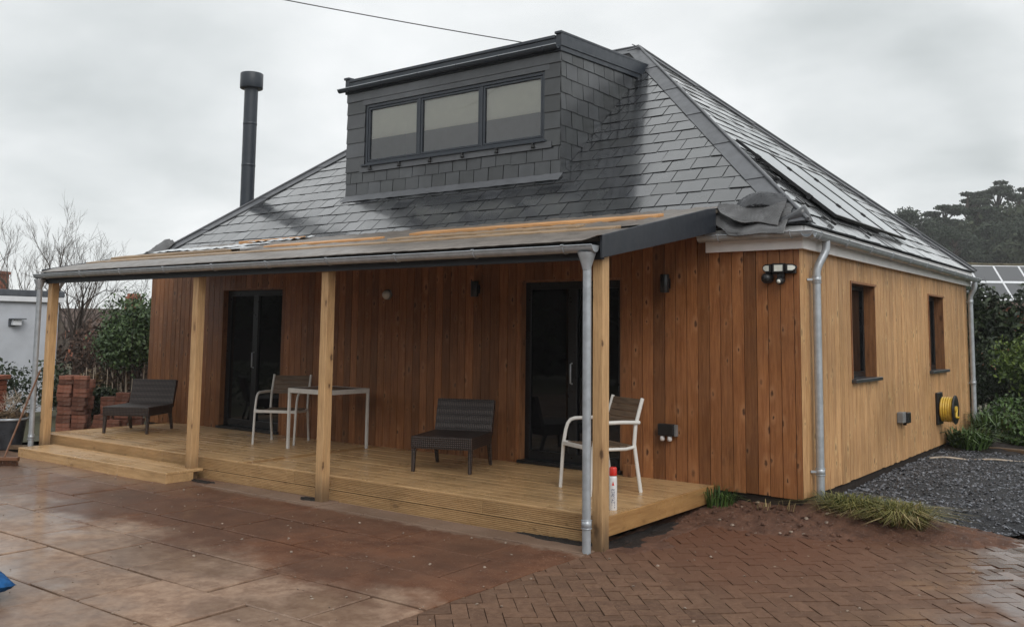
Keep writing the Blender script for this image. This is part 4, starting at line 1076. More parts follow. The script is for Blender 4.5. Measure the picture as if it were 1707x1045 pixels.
# solar panels
def panel_mat():
    m, t, p = mat('solar_cell'); v = t.obj()
    p.inputs['Base Color'].default_value = (.008, .009, .014, 1); p.inputs['Roughness'].default_value = .07; p.inputs['Coat Weight'].default_value = 1.0; p.inputs['Coat Roughness'].default_value = .04; p.inputs['Coat IOR'].default_value = 1.8; p.inputs['Specular IOR Level'].default_value = .9
    t.l(t.bump(t.noise(v, 3, 2), .02, .01), p.inputs['Normal']); return m
MT['solar'] = panel_mat()
def RP(y, v, h): return V3(EV - v * CS, y, Z0 + v * SN) + V3(*nR) * h
for i, lab in enumerate(('nearest of three dark solar panels on the right roof slope', 'middle one of three dark solar panels on the right roof slope', 'farthest of three dark solar panels on the right roof slope')):
    y0 = 1.42 + i * .965; y1 = y0 + .955; v0, v1 = .33, 1.78
    pn = empty('solar_panel', RP((y0 + y1) / 2, v0, 0), lab, 'solar panel', 'solar panels on the bungalow roof')
    fr2 = MB(); h0, h1 = .030, .062; w = .022
    def quadbox(mb, ya_, yb_, va, vb, ha, hb): mb.hexa([RP(ya_, va, ha), RP(yb_, va, ha), RP(yb_, vb, ha), RP(ya_, vb, ha), RP(ya_, va, hb), RP(yb_, va, hb), RP(yb_, vb, hb), RP(ya_, vb, hb)])
    quadbox(fr2, y0, y0 + w, v0, v1, h0, h1); quadbox(fr2, y1 - w, y1, v0, v1, h0, h1); quadbox(fr2, y0 + w, y1 - w, v0, v0 + w, h0, h1); quadbox(fr2, y0 + w, y1 - w, v1 - w, v1, h0, h1)
    fr2.build('frame', MT['black'], pn)
    g2 = MB(); quadbox(g2, y0 + w, y1 - w, v0 + w, v1 - w, h0 + .01, h1 - .006); g2.build('cells', MT['solar'], pn)
    for vv in (v0 + .35, v1 - .35):
        r2 = MB(); quadbox(r2, y0 - .03, y1 + .009, vv - .02, vv + .02, .012, h0 - .001); quadbox(r2, y0 - .03, y0 - .006, vv - .03, vv + .03, h0, h1 + .008)
        r2.build('clamp', MT['black'], pn)
# snow-guard style roof hooks left on the slates
for k, (yy, vv) in enumerate(((.50, .62), (.78, .42), (1.05, .95), (.95, .15), (2.2, .15))):
    m = MB(); c = RP(yy, vv, .03); m.obox(c, V3(0, .022, 0), V3(-CS, 0, SN) * .028, V3(*nR) * .014)
    m.bar(RP(yy, vv, .02), RP(yy, vv + .14, .022), .03, .012, nR)
    tag(m.build('roof_hook', MT['black'], None, bevel=.004), 'small black bracket fixed on the right slope slates near the front hip', 'bracket', 'black brackets on the right roof slope')

# roofing felt flaps at the corner
fe = MB()
def FP(x, y, h): return V3(x, y, Z0 + (y + EV) * TN) + V3(*nF) * h
def wrk(x, y): return .006 * hsh(x * 7, y * 7) + .009 * math.sin(x * 21 + y * 9) * math.sin(y * 26 + 1.3)
def feltA(u, v):
    xl = -.86 + .27 * (1 - v) ** 2.2; x = xl + (-.05 - xl) * u; y = -.225 + .33 * v + .012 * math.sin(x * 17) * (1 - v)
    h = .030 + wrk(x, y) + .030 * math.exp(-((v - .70) / .14) ** 2) * u - .035 * max(0, 1 - v / .16) ** 2 + .045 * (1 - u) ** 6 * v
    return FP(x, y, max(h, .004))
fe.grid(80, 44, feltA)
def feltB(u, v):
    xl = -.79 + .30 * (1 - v) ** 2.0; x = xl + (-.12 - xl) * u; y = -.165 + .25 * v + .03 * math.sin(u * 3.4) * (1 - v)
    h = .062 + wrk(x + 3, y) + .05 * (1 - u) ** 5 + .018 * math.sin(u * 8) * v - .022 * max(0, 1 - v / .2) ** 2 * u
    return FP(x, y, h)
fe.grid(70, 36, feltB)
fs = tag(fe.build('felt_sheet', MT['felt'], solid=.006), 'crumpled grey roofing felt at the foot of the front roof slope', 'roofing felt')
fb = MB()
def feltD(u, v):      # edge that has curled over on itself
    x = -.64 + .50 * u; y = .02 + .17 * v + .05 * math.sin(u * 3.1)
    return FP(x, y, .045 + .085 * math.sin(math.pi * u ** .8) * math.sin(math.pi * (.1 + .8 * v)) + .012 * hsh(u * 4, v * 3))
fb.grid(30, 14, feltD); fk_ = fb.build('curled_edge', MT['felt_dark'], fs, solid=.005); fk_.location = -fs.location
ft = MB()
def feltC(u, v):
    p = V3(-.22, -.15, 2.64) * (1 - u) + V3(.16, -.06, 2.63) * u
    q = V3(-.05, .06, 2.74) * (1 - u) + V3(.06, .03, 2.80) * u
    return p * (1 - v) + q * v + V3(.06, -.07, .03) * math.sin(math.pi * u) * math.sin(math.pi * v * .8)
ft.grid(16, 14, feltC)
tag(ft.build('felt_flap', MT['felt_dark'], solid=.006), 'peaked flap of dark felt turned up over the hip corner', 'roofing felt')
fz = MB(); fz.grid(10, 8, lambda u, v: (-10.63 + .42 * u, -.15 + .36 * v, 2.66 + .30 * v + .12 * math.sin(u * 3.1) * (1 - .4 * v) + .02 * hsh(u * 2, v * 2)))
tag(fz.build('felt_flap', MT['felt'], solid=.006), 'crumpled felt poking up at the far left hip foot', 'roofing felt')

# overhead cable
cb_ = MB(); A = V3(-3.75, .80, 5.235); B = V3(-11.0, -6.2, 6.88)
cpts = []
for k in range(41):
    t = k / 40; p = A.lerp(B, t); p.z -= .12 * 4 * t * (1 - t); cpts.append(p)
cb_.tube(cpts, .0065, 6)
tag(cb_.build('overhead_cable', MT['cable']), 'thin dark overhead cable running up from the dormer gutter', 'cable')

# ================================================================== VEGETATION HELPERS
def leaves(mb, blobs, n, size, flat=.0, aspect=1.9, shell=.55, seed=1, up=.0):
    r = np.random.default_rng(seed); blobs = np.array(blobs, float)   # cx,cy,cz,rx,ry,rz
    wgt = (blobs[:, 3] * blobs[:, 4] * blobs[:, 5]) ** (.67); wgt /= wgt.sum()
    idx = r.choice(len(blobs), n, p=wgt); d = r.normal(size=(n, 3)); d /= np.linalg.norm(d, axis=1)[:, None]
    rad = shell + (1 - shell) * r.random(n); rad = np.where(r.random(n) < .18, r.random(n), rad); rad *= 1 + .12 * r.normal(size=n)
    P = blobs[idx, :3] + d * rad[:, None] * blobs[idx, 3:6]
    nrm = d + r.normal(size=(n, 3)) * .9; nrm[:, 2] += up; nrm /= np.linalg.norm(nrm, axis=1)[:, None]
    t = np.cross(nrm, r.normal(size=(n, 3))); t /= np.linalg.norm(t, axis=1)[:, None]; b = np.cross(nrm, t)
    s = size * (.55 + .9 * r.random(n)); t *= s[:, None]; b *= (s / aspect)[:, None]
    vs = np.stack([P - t, P + b + nrm * (s * .12)[:, None], P + t, P - b + nrm * (s * .12)[:, None]], 1).reshape(-1, 3)
    b0 = len(mb.v); mb.v += [tuple(q) for q in vs.tolist()]; mb.f += [(b0 + 4 * i, b0 + 4 * i + 1, b0 + 4 * i + 2, b0 + 4 * i + 3) for i in range(n)]; mb.sm += [False] * n
    return mb
def blob_set(c, R, n, r, seed, lo=.25, hi=.5):
    q = random.Random(seed); out = []
    for _ in range(n):
        t, ph = q.uniform(0, 6.28), math.acos(q.uniform(-.7, 1)); k = q.uniform(.35, .95)
        rr = r * q.uniform(lo, hi) * 2
        out.append((c[0] + R[0] * k * math.sin(ph) * math.cos(t), c[1] + R[1] * k * math.sin(ph) * math.sin(t), c[2] + R[2] * k * math.cos(ph), rr, rr, rr * .85))
    return out
def branch(mb, p, d, L, r, depth, q, spread=.55, up=.12, kids=(3, 4), n=5):
    pts = [Vector(p)]; rs = [r]; d = Vector(d).normalized(); k = 4
    for i in range(k):
        d = (d + V3(q.gauss(0, .10), q.gauss(0, .10), q.gauss(0, .06) + up * .25)).normalized(); pts.append(pts[-1] + d * L / k); rs.append(r * (1 - .14 * (i + 1)))
    mb.tube(pts, rs, n if depth > 1 else 3, False)
    if depth <= 0: return
    for j in range(q.randint(*kids)):
        t = q.uniform(.3, 1.0) if j else 1.0
        i = min(k - 1, int(t * k)); b = pts[i].lerp(pts[i + 1], t * k - i)
        nd = (d + V3(q.gauss(0, spread), q.gauss(0, spread), q.gauss(0, spread * .5) + up)).normalized()
        branch(mb, b, nd, L * q.uniform(.58, .82), max(rs[i] * .62, .004), depth - 1, q, spread, up, kids, n)
def blades(mb, c, r, n, h, seed, lean=.5, w=.006):
    q = random.Random(seed)
    for _ in range(n):
        a = q.uniform(0, 6.28); k = math.sqrt(q.random()) * r; p = V3(c[0] + k * math.cos(a), c[1] + k * math.sin(a) * c[3] if len(c) > 3 else c[1] + k * math.sin(a), c[2])
        o = V3(math.cos(a) + q.gauss(0, .7), math.sin(a) + q.gauss(0, .7), 0) * lean * q.uniform(.3, 1.2); H = h * q.uniform(.5, 1.15)
        s = V3(-o.y, o.x, 0); s = (s.normalized() if s.length > 1e-4 else V3(1, 0, 0)) * w
        p1 = p + V3(o.x * H * .35, o.y * H * .35, H * .62); p2 = p + V3(o.x * H, o.y * H, H * (.85 - .35 * min(1, o.length)))
        mb.add([p - s, p + s, p1 + s * .8, p1 - s * .8, p2], [(0, 1, 2, 3), (3, 2, 4)])
    return mb

# ---- plants near the house
g1 = MB(); blades(g1, (.38, .10, .03, .55), .20, 620, .24, 1, .95, .005); blades(g1, (.62, .06, .0, .55), .22, 420, .26, 2, .9, .005)
g1o = tag(g1.build('grass_clump', MT['grass']), 'ragged green and straw grass clump between gravel and paving', 'grass clump')
g2 = MB(); blades(g2, (.82, .02, -.02, .6), .20, 240, .28, 2, 1.1, .005); blades(g2, (.45, .06, 0, .5), .35, 160, .24, 12, 1.2, .004)
g2.build('dry_blades', MT['drygrass'], g1o).location = -g1o.location
g3 = MB(); blades(g3, (.80, .03, -.02, .6), .20, 800, .29, 3, .85, .005)
g3.build('outer_blades', MT['grass'], g1o).location = -g1o.location
g = MB(); blades(g, (-.76, -.12, -.02), .13, 170, .26, 4, .5, .006); tag(g.build('grass_tuft', MT['greenery']), 'dark green grass tuft against the end of the deck', 'grass tuft')
g = MB(); blades(g, (-.25, -.14, .03, .4), .22, 22, .14, 5, .6, .004); tag(g.build('weed', MT['drygrass']), 'thin dry weeds on the soil under the brown wall', 'weeds')
# stones on the soil
for k in range(10):
    xx, yy = random.uniform(-.75, .55), random.uniform(-.75, -.02); s = random.uniform(.008, .022)
    m = MB(); m.lathe([(.0, -.5 * s), (.7 * s, -.35 * s), (s, .05 * s), (.6 * s, .45 * s), (.0, .6 * s)], (xx, yy, soil_h(xx, yy) + s * .3), (random.uniform(-.3, .3), random.uniform(-.3, .3), 1), 6, False)
    tag(m.build('stone', MT['stone']), 'small pale stone lying on the red soil by the corner', 'stone', 'loose stones on the soil')
# bed plants at far right of the side wall
for k, (x, y, r, hh, mm, lab) in enumerate([(.30, 5.75, .24, .38, 'greenery', 'strappy green plant under the yellow hose reel'), (.42, 7.15, .30, .55, 'greenery', 'green strappy plant by the far downpipe'), (1.15, 6.7, .36, .34, 'greenery', 'low green plant in the middle of the garden bed'), (1.9, 6.9, .30, .55, 'grass', 'pale leaved plant at the right edge of the garden bed')]):
    m = MB(); blades(m, (x, y, .08), r, 260, hh, 40 + k, .75, .013); leaves(m, [(x, y, .18, r, r, .14)], 500, .045, seed=60 + k)
    tag(m.build('bed_plant', MT[mm]), lab, 'plant')
m = MB(); q = random.Random(5)
for k in range(9): branch(m, (.55 + q.uniform(-.1, .25), 6.5 + q.uniform(-.2, .2), .08), (q.uniform(-.2, .9), q.uniform(-.3, .3), .9), .5, .012, 1, q, .4, .1, (1, 2), 4)
tag(m.build('bare_shrub', MT['barkdark']), 'dark bare stemmed shrub leaning out of the garden bed', 'shrub')
for k, (x, y, R, n, mm, lab) in enumerate([(.85, 6.35, (.34, .30, .22), 2200, 'greenery', 'leafy green clump in the bed between the reel and the edging'), (1.55, 7.4, (.5, .4, .34), 2600, 'shrub', 'lime green clump at the back of the garden bed'), (2.35, 6.6, (.42, .4, .26), 2000, 'greenery', 'leafy green clump at the right edge of the garden bed'), (.45, 7.9, (.4, .3, .34), 2000, 'greenery', 'green clump just past the far house corner')]):
    m = MB(); leaves(m, blob_set((x, y, .22), R, 10, min(R), 300 + k), n, .038, seed=310 + k); tag(m.build('leafy_plant', MT[mm]), lab, 'plant')
# timber edging and pale hose on the ground
m = MB(); m.bar((.55, 5.75, .09), (1.5, 5.50, .10), .10, .07); tag(m.build('timber_edging', MT['slat'], bevel=.008), 'weathered timber edging lying before the garden bed', 'timber')
m = MB(); m.bar((1.55, 5.5, .10), (2.6, 5.55, .10), .16, .08); tag(m.build('stone_edging', MT['render'], bevel=.01), 'pale stone edging at the right end of the garden bed', 'kerb')
hz = []
for k in range(50):
    t = k / 49; hz.append((.10 + 2.6 * t, 4.30 + .75 * math.sin(t * 2.2) + .06 * math.sin(t * 17), .075 + .012 * math.sin(t * 30)))
m = MB(); m.tube(hz, .012, 7); tag(m.build('garden_hose', MT['palestem']), 'pale hose snaking over the back edge of the dark gravel', 'hose')
# hedge behind, right
hb = []
for k in range(130):
    q = random.Random(k); x = -1.3 + 7.5 * q.random(); hb.append((x, 11.6 + q.uniform(-.25, .5), .35 + 2.0 * q.random(), .55, .45, .42))
m = MB(); leaves(m, hb, 30000, .060, seed=3)
he = tag(m.build('hedge', MT['hedge']), 'tall clipped dark hedge behind the garden at the right', 'hedge')
m = MB(); q = random.Random(8)
for k in range(14): branch(m, (-1 + 8.4 * k / 13, 11.7, .0), (0, 0, 1), 1.2, .03, 2, q, .4, .2, (2, 3), 4)
k_ = m.build('stems', MT['barkdark'], he); k_.location = -he.location
def shrub(c, R, n, sz, mm, lab, seed, nb=16):
    m = MB(); leaves(m, blob_set(c, R, nb, min(R), seed), n, sz, seed=seed); o = tag(m.build('garden_shrub', MT[mm]), lab, 'shrub')
    s = MB(); q = random.Random(seed)
    for _ in range(5): branch(s, (c[0] + q.uniform(-.1, .1), c[1] + q.uniform(-.1, .1), 0), (q.gauss(0, .4), q.gauss(0, .4), 1), c[2] * .8, .018, 2, q, .5, .1, (2, 3), 4)
    s.build('stems', MT['barkdark'], o).location = -o.location; return o
shrub((.75, 10.2, 1.05), (.75, .6, .72), 5200, .040, 'shrub', 'yellow green rounded shrub in front of the dark hedge', 71)
shrub((2.3, 10.0, .95), (.9, .6, .8), 4200, .040, 'shrub', 'yellow green shrub at the right edge before the hedge', 72)
shrub((1.85, 8.6, .40), (.62, .5, .36), 2600, .035, 'greenery', 'low green shrub on the lawn beyond the bed', 73)
shrub((-.3, 10.9, .75), (.45, .35, .75), 2200, .035, 'hedge', 'dark shrub with pale flecks beside the far house corner', 74)
# neighbour's roof with solar panels (right, beyond the hedge)
nb_ = empty('neighbour_house', (-1.5, 33, 0), 'low house beyond the hedge with solar panels on its roof', 'house')
rd = V3(2.0, 1.5, 0).normalized(); fwd_ = V3(-rd.y, rd.x, 0); c0 = V3(-5.4, 30.15, 0)
def NP(s, t, h=0): return c0 + rd * s + fwd_ * (t * .9) + V3(0, 0, 2.95 + .95 * t * .9 * 1.05) + V3(0, 0, h)
m = MB(); m.add([c0 + rd * -1 + V3(0, 0, -.2), c0 + rd * 14 + V3(0, 0, -.2), c0 + rd * 14 + fwd_ * 6 + V3(0, 0, -.2), c0 + rd * -1 + fwd_ * 6 + V3(0, 0, -.2)] + [c0 + rd * -1 + V3(0, 0, 2.9), c0 + rd * 14 + V3(0, 0, 2.9), c0 + rd * 14 + fwd_ * 6 + V3(0, 0, 2.9), c0 + rd * -1 + fwd_ * 6 + V3(0, 0, 2.9)], [(0, 1, 5, 4), (1, 2, 6, 5), (2, 3, 7, 6), (3, 0, 4, 7)]); m.build('wall', MT['brickwall'], nb_)
m = MB(); m.add([NP(-1, -.2), NP(14, -.2), NP(14, 1.7), NP(-1, 1.7), NP(14, 1.7) + fwd_ * 3 + V3(0, 0, -1.6), NP(-1, 1.7) + fwd_ * 3 + V3(0, 0, -1.6)], [(0, 1, 2, 3), (3, 2, 4, 5)]); rf = m.build('roof', MT['tile'], nb_)
m = MB(); m.tube([NP(-1, 1.72, .02) + rd * (15 * k / 30) + V3(0, 0, random.uniform(-.02, .03)) for k in range(31)], .10, 8); m.build('ridge', MT['mosstile'], rf)
for k in range(7):
    for j in range(2):
        a, b, t0, t1 = .1 + k * 1.02, 1.08 + k * 1.02, .05 + j * .80, .80 + j * .80
        m = MB(); m.add([NP(a - .03, t0 - .02, .05), NP(b + .03, t0 - .02, .05), NP(b + .03, t1 + .02, .05), NP(a - .03, t1 + .02, .05)] + [NP(a - .03, t0 - .02, .10), NP(b + .03, t0 - .02, .10), NP(b + .03, t1 + .02, .10), NP(a - .03, t1 + .02, .10)], [(0, 3, 2, 1), (4, 5, 6, 7), (0, 1, 5, 4), (1, 2, 6, 5), (2, 3, 7, 6), (3, 0, 4, 7)])
        s_ = m.build('solar_panel', MT['whitepaint'], nb_)
        m = MB(); m.add([NP(a + .02, t0 + .02, .106), NP(b - .02, t0 + .02, .106), NP(b - .02, t1 - .02, .106), NP(a + .02, t1 - .02, .106)], [(0, 1, 2, 3)]); m.build('cells', MT['solar'], s_)

# ---- damp air between here and the hill
hm = bpy.data.materials.new('damp_air'); hm.use_nodes = True
ht = NT(hm.node_tree); hm.node_tree.nodes.clear()
pv = ht.n('ShaderNodeVolumePrincipled'); pv.inputs['Color'].default_value = (.985, .99, 1.0, 1); pv.inputs['Density'].default_value = .0009; pv.inputs['Anisotropy'].default_value = .2
ho = ht.n('ShaderNodeOutputMaterial'); ht.l(pv.outputs[0], ho.inputs['Volume'])
tag(MB().box(-160, 90, -45, 235, -2.0, 34).build('haze', hm), kind='stuff')

# ---- hillside trees
def conifer(h, R, seed, style):
    root = empty('pine_tree', (0, 0, 0)); q = random.Random(seed)
    t = MB(); pts = [(0, 0, -1)] + [(q.gauss(0, .15) * i, q.gauss(0, .15) * i, h * i / 6) for i in range(1, 7)]
    t.tube(pts, [.5, .45, .4, .34, .26, .18, .06], 7)
    bl = []
    n = 30 if style else 16
    for k in range(n):
        z = h * q.uniform(.38, 1.0); a = q.uniform(0, 6.28)
        rr = R * (1.05 - .55 * ((z / h - .38) / .62) ** 2) * q.uniform(.25, 1.0)
        s = (q.uniform(.10, .22) if style else q.uniform(.18, .30)) * R * 1.25
        p = (rr * math.cos(a), rr * math.sin(a), z); bl.append((*p, s * 1.25, s * 1.25, s * (.38 if style else .75)))
        t.tube([(0, 0, z * .82), (p[0] * .5, p[1] * .5, z * .93), p], [.16, .10, .04], 4, False)
    m = MB(); leaves(m, bl, 7000, .17, seed=seed, aspect=1.8, up=.3)
    m.build('crown', MT['pine'], root); t.build('trunk', MT['barkdark'], root); return root
protos = [conifer(12, 4.2, 1, 1), conifer(10, 3.8, 2, 1), conifer(9, 4.0, 3, 0)]
used = [False] * 3
def put_tree(kind, px, py, dep, s, label, rz=0, topz=None):
    o = protos[kind] if not used[kind] else copy_tree(protos[kind]); used[kind] = True
    F_ = _f + _r * ((px - 853.5) / 1537.54) - _u * ((py - 402.2) / 1537.54); p = V3(2.953, -8.366, 1.6) + F_ * dep
    H = (12, 10, 9)[kind] * s
    o.location = (p.x, p.y, p.z - H); o.scale = (s, s, s); o.rotation_euler = (0, 0, rz); tag(o, label, 'tree', 'dark trees on the hillside')
    return o
TL = [(0, 1662, 306, 122, 1.05, 'tallest flat topped pine on the hillside near the right edge'), (0, 1697, 316, 124, 1.0, 'flat topped pine at the far right edge of the hillside'), (0, 1612, 322, 118, .95, 'ragged pine left of the tallest hillside pine'),
      (1, 1572, 346, 116, 1.0, 'rounded hillside pine standing lower between dome tree and tall pines'), (2, 1508, 354, 112, 1.05, 'dark domed tree just above the bungalow roof edge'),
      (1, 1640, 345, 108, .9, 'smaller pine below the tallest hillside pine'), (2, 1590, 385, 100, .8, 'low dark tree on the middle of the slope'), (2, 1545, 388, 104, .85, 'low dark tree above the far roof corner'), (2, 1680, 372, 102, .8, 'low dark tree by the bare brown bank')]
for k, (kd, px, py, dep, s, lab) in enumerate(TL): put_tree(kd, px, py, dep, s, lab, k * 1.3)
wb = []
q = random.Random(12)
for k in range(150):
    x = q.uniform(-50, 4); y = q.uniform(82, 128); hgt = hill_h(x, y)
    if x > -21 and y < 100: continue
    wb.append((x, y, hgt + q.uniform(.5, 3.0), 2.6, 2.6, 2.2))
m = MB(); leaves(m, wb, 70000, .26, seed=77, aspect=1.5)
tag(m.build('hillside_wood', MT['wood']), 'dense dark scrub and woodland covering the hillside', None, None, 'stuff')

# ================================================================== LEFT BACKGROUND
ob = empty('outbuilding', (-17, -2, 0), 'pale grey rendered flat roofed outbuilding at the left edge', 'building')
m = MB(); m.box(-21, -15.0, -4.4, .84, -.1, 2.06); m.build('wall', MT['render'], ob)
m = MB(); m.box(-21.1, -14.93, -4.5, .90, 2.061, 2.16); m.build('white_fascia', MT['whitepaint'], ob, bevel=.006)
m = MB(); m.box(-21.15, -14.925, -4.5, .91, 2.163, 2.285); m.build('roof_edge', MT['greyroof'], ob, bevel=.01)
wl2 = empty('wall_lantern', (-14.97, .03, 1.6), 'small dark lamp on the pale outbuilding wall', 'lamp')
m = MB(); m.box(-14.998, -14.97, -.10, .02, 1.60, 1.74); m.box(-14.97, -14.84, -.10, .16, 1.725, 1.745); m.build('lamp_hood', MT['greyroof'], wl2)
m = MB(); m.box(-14.968, -14.88, -.06, .09, 1.62, 1.72); m.build('lamp_body', MT['whitepaint'], wl2)
# bare trees
def bare_tree(loc, h, seed, label, d=5, mm='bark', spread=.42, r0=.16, up=.16):
    m = MB(); q = random.Random(seed)
    for k in range(4):
        a = k * 1.7 + q.uniform(-.4, .4); branch(m, (loc[0], loc[1], loc[2] + h * .10 * k), (math.cos(a) * .35, math.sin(a) * .35, 1), h * .36, r0 * (.9 - .1 * k), d, q, spread, up, (3, 3), 5)
    m.tube([(loc[0], loc[1], -.3), (loc[0], loc[1], loc[2] + h * .35)], [r0 * 1.3, r0 * .9], 7)
    return tag(m.build('bare_tree', MT[mm]), label, 'tree')
bare_tree((-32.2, 8.1, .2), 4.6, 21, 'bare winter tree behind the flat roofed outbuilding', 5, 'bark', .36, .13, .20)
bare_tree((-30.6, 9.0, .2), 4.5, 22, 'bare winter tree rising behind the left veranda post', 5, 'bark', .36, .13, .20)
bare_tree((-20.5, 4.2, .1), 3.6, 23, 'dark bare tree just right of the left veranda post', 4, 'barkdark', .5, .09, .05)
bare_tree((-17.8, 4.4, .1), 2.6, 24, 'small bare tree below the distant brick chimney', 4, 'barkdark', .5, .06, .05)
# house with chimney beyond
hb2 = empty('distant_house', (-39, 17, 0), 'distant house with brown tiled roof and brick chimney', 'house')
m = MB(); m.add([(-45, 11, 0), (-34, 20, 0), (-38, 25, 0), (-49, 16, 0), (-45, 11, 1.4), (-34, 20, 1.4), (-38, 25, 1.4), (-49, 16, 1.4)], [(0, 1, 5, 4), (1, 2, 6, 5), (2, 3, 7, 6), (3, 0, 4, 7)]); m.build('wall', MT['brickwall'], hb2)
m = MB(); m.add([(-45.3, 10.7, 1.35), (-33.7, 20.1, 1.35), (-36.2, 22.8, 2.55), (-47.2, 13.8, 2.55), (-38.3, 25.4, 1.35), (-49.4, 16.3, 1.35)], [(0, 1, 2, 3), (3, 2, 4, 5), (0, 3, 5), (1, 4, 2)]); rf2 = m.build('roof', MT['tile'], hb2)
def ray_pt(px, py, dep): F_ = _f + _r * ((px - 853.5) / 1537.54) - _u * ((py - 402.2) / 1537.54); return V3(2.953, -8.366, 1.6) + F_ * dep
cp = ray_pt(223.5, 490, 46)
m = MB(); m.obox((cp.x, cp.y, cp.z - .75), _r * .30, V3(-.6, .8, 0) * .3, V3(0, 0, .62)); m.obox((cp.x, cp.y, cp.z - .13), _r * .24, V3(-.6, .8, 0) * .24, V3(0, 0, .14)); m.build('chimney', MT['brickwall'], rf2)
# far chimney at very left
c1p = ray_pt(-4, 455, 38)
m = MB(); m.obox((c1p.x, c1p.y, c1p.z - 2), _r * .32, V3(-.6, .8, 0) * .3, V3(0, 0, 2.0)); m.obox((c1p.x, c1p.y, c1p.z), _r * .37, V3(-.6, .8, 0) * .35, V3(0, 0, .06))
tag(m.build('chimney_stack', MT['brickwall']), 'brown brick chimney stack behind the outbuilding roof at left edge', 'chimney')
# evergreen bush & shrubs
def bush(c, R, n, sz, mm, lab, seed, nb=22, name='evergreen_bush', cat='bush'):
    m = MB(); leaves(m, blob_set(c, R, nb, min(R), seed), n, sz, seed=seed); o = tag(m.build(name, MT[mm]), lab, cat)
    s = MB(); q = random.Random(seed)
    for _ in range(6): branch(s, (c[0] + q.uniform(-.15, .15), c[1] + q.uniform(-.15, .15), -.05), (q.gauss(0, .3), q.gauss(0, .3), 1), c[2] * .9, .022, 2, q, .5, .1, (2, 3), 4)
    s.build('stems', MT['barkdark'], o).location = -o.location; return o
bush((-12.35, .95, 1.38), (.66, .55, .62), 15000, .034, 'evergreen', 'glossy green evergreen bush beside the left house corner', 81)
bush((-15.0, 1.9, .8), (1.0, .7, .75), 3600, .05, 'brownleaf', 'brown leafless shrub behind the stacked bricks', 82, name='winter_shrub', cat='shrub')
bush((-17.0, 3.6, 1.1), (1.5, .9, .85), 4200, .06, 'brownleaf', 'tall brown winter shrub between the post and evergreen', 83, name='winter_shrub', cat='shrub')
bush((-13.0, .65, .35), (.55, .4, .42), 2600, .04, 'straw', 'straw coloured dead shrub below the evergreen', 84, name='winter_shrub', cat='shrub')
bush((-11.75, -.05, .30), (.30, .25, .40), 1700, .035, 'hedge', 'dark leafy shrub between the two brick stacks', 85, name='garden_shrub', cat='shrub')
hb3 = []
q = random.Random(3)
for k in range(40): hb3.append((-13.6 + q.uniform(-.3, .3), -5.0 + 5.6 * q.random(), .15 + .62 * q.random(), .38, .42, .30))
m = MB(); leaves(m, hb3, 6500, .045, seed=9); tag(m.build('hedge', MT['hedge']), 'low dark hedge in front of the pale outbuilding', 'hedge')
m = MB(); q = random.Random(2)
for k in range(40): x, y = -12.6 + q.uniform(-.5, .5), .5 + q.uniform(-.5, .5); m.tube([(x, y, 0), (x + q.gauss(0, .05), y, q.uniform(.5, .95))], .008, 4)
tag(m.build('dead_stems', MT['palestem']), 'thin pale dead stems standing before the evergreen', 'plant stems')

# brick stacks: every brick a thing of its own
bk = MB(); bk.box(-.1075, .1075, -.051, .051, 0, .065)
b0 = bk.build('brick', MT['brick'], None, bevel=.005)
tag(b0, 'reddish reclaimed brick in the stacks beyond the deck', 'brick', 'reclaimed bricks stacked beyond the deck')
first = True
def put_brick(x, y, z, rz):
    global first
    o = b0 if first else b0.copy()
    if not first: COL.objects.link(o)
    first = False
    o.location = (x, y, z); o.rotation_euler = (random.gauss(0, .012), random.gauss(0, .012), rz)
def stack(x, y, cols, rows, ang, hs):
    d = V3(math.cos(ang), math.sin(ang), 0)
    for c in range(cols):
        for r in range(hs[c]):
            p = V3(x, y, 0) + d * (c * .228 + random.gauss(0, .010)); n = V3(-d.y, d.x, 0) * random.gauss(0, .016)
            put_brick(p.x + n.x, p.y + n.y, -.03 + r * .0665, ang + random.gauss(0, .09))
stack(-11.42, -.80, 2, 12, .66, [13, 13])
stack(-11.60, -.62, 2, 12, .66, [13, 12])
stack(-11.05, -.30, 3, 8, .66, [8, 9, 8])
stack(-10.90, -.50, 2, 4, .66, [4, 3])
# brick pillar
pl = MB()
base = V3(-11.62, -1.86, 0); u_ = V3(.8, .6, 0); v_ = V3(-.6, .8, 0)
for r in range(11):
    for c in range(2):
        for e in range(2):
            o = base + (u_ * (c - .5) * .17 + v_ * (e - .5) * .17); h = .03
            pl.obox(o + V3(0, 0, -.02 + r * .0745 + h), u_ * .081, v_ * .081, V3(0, 0, .031))
pl.obox(base + V3(0, 0, .39), u_ * .155, v_ * .155, V3(0, 0, .40)); pl.obox(base + V3(0, 0, .835), u_ * .20, v_ * .20, V3(0, 0, .03))
tag(pl.build('brick_pillar', MT['brickwall'], bevel=.004), 'squat red brick pillar with a flat cap at the left edge', 'pillar')
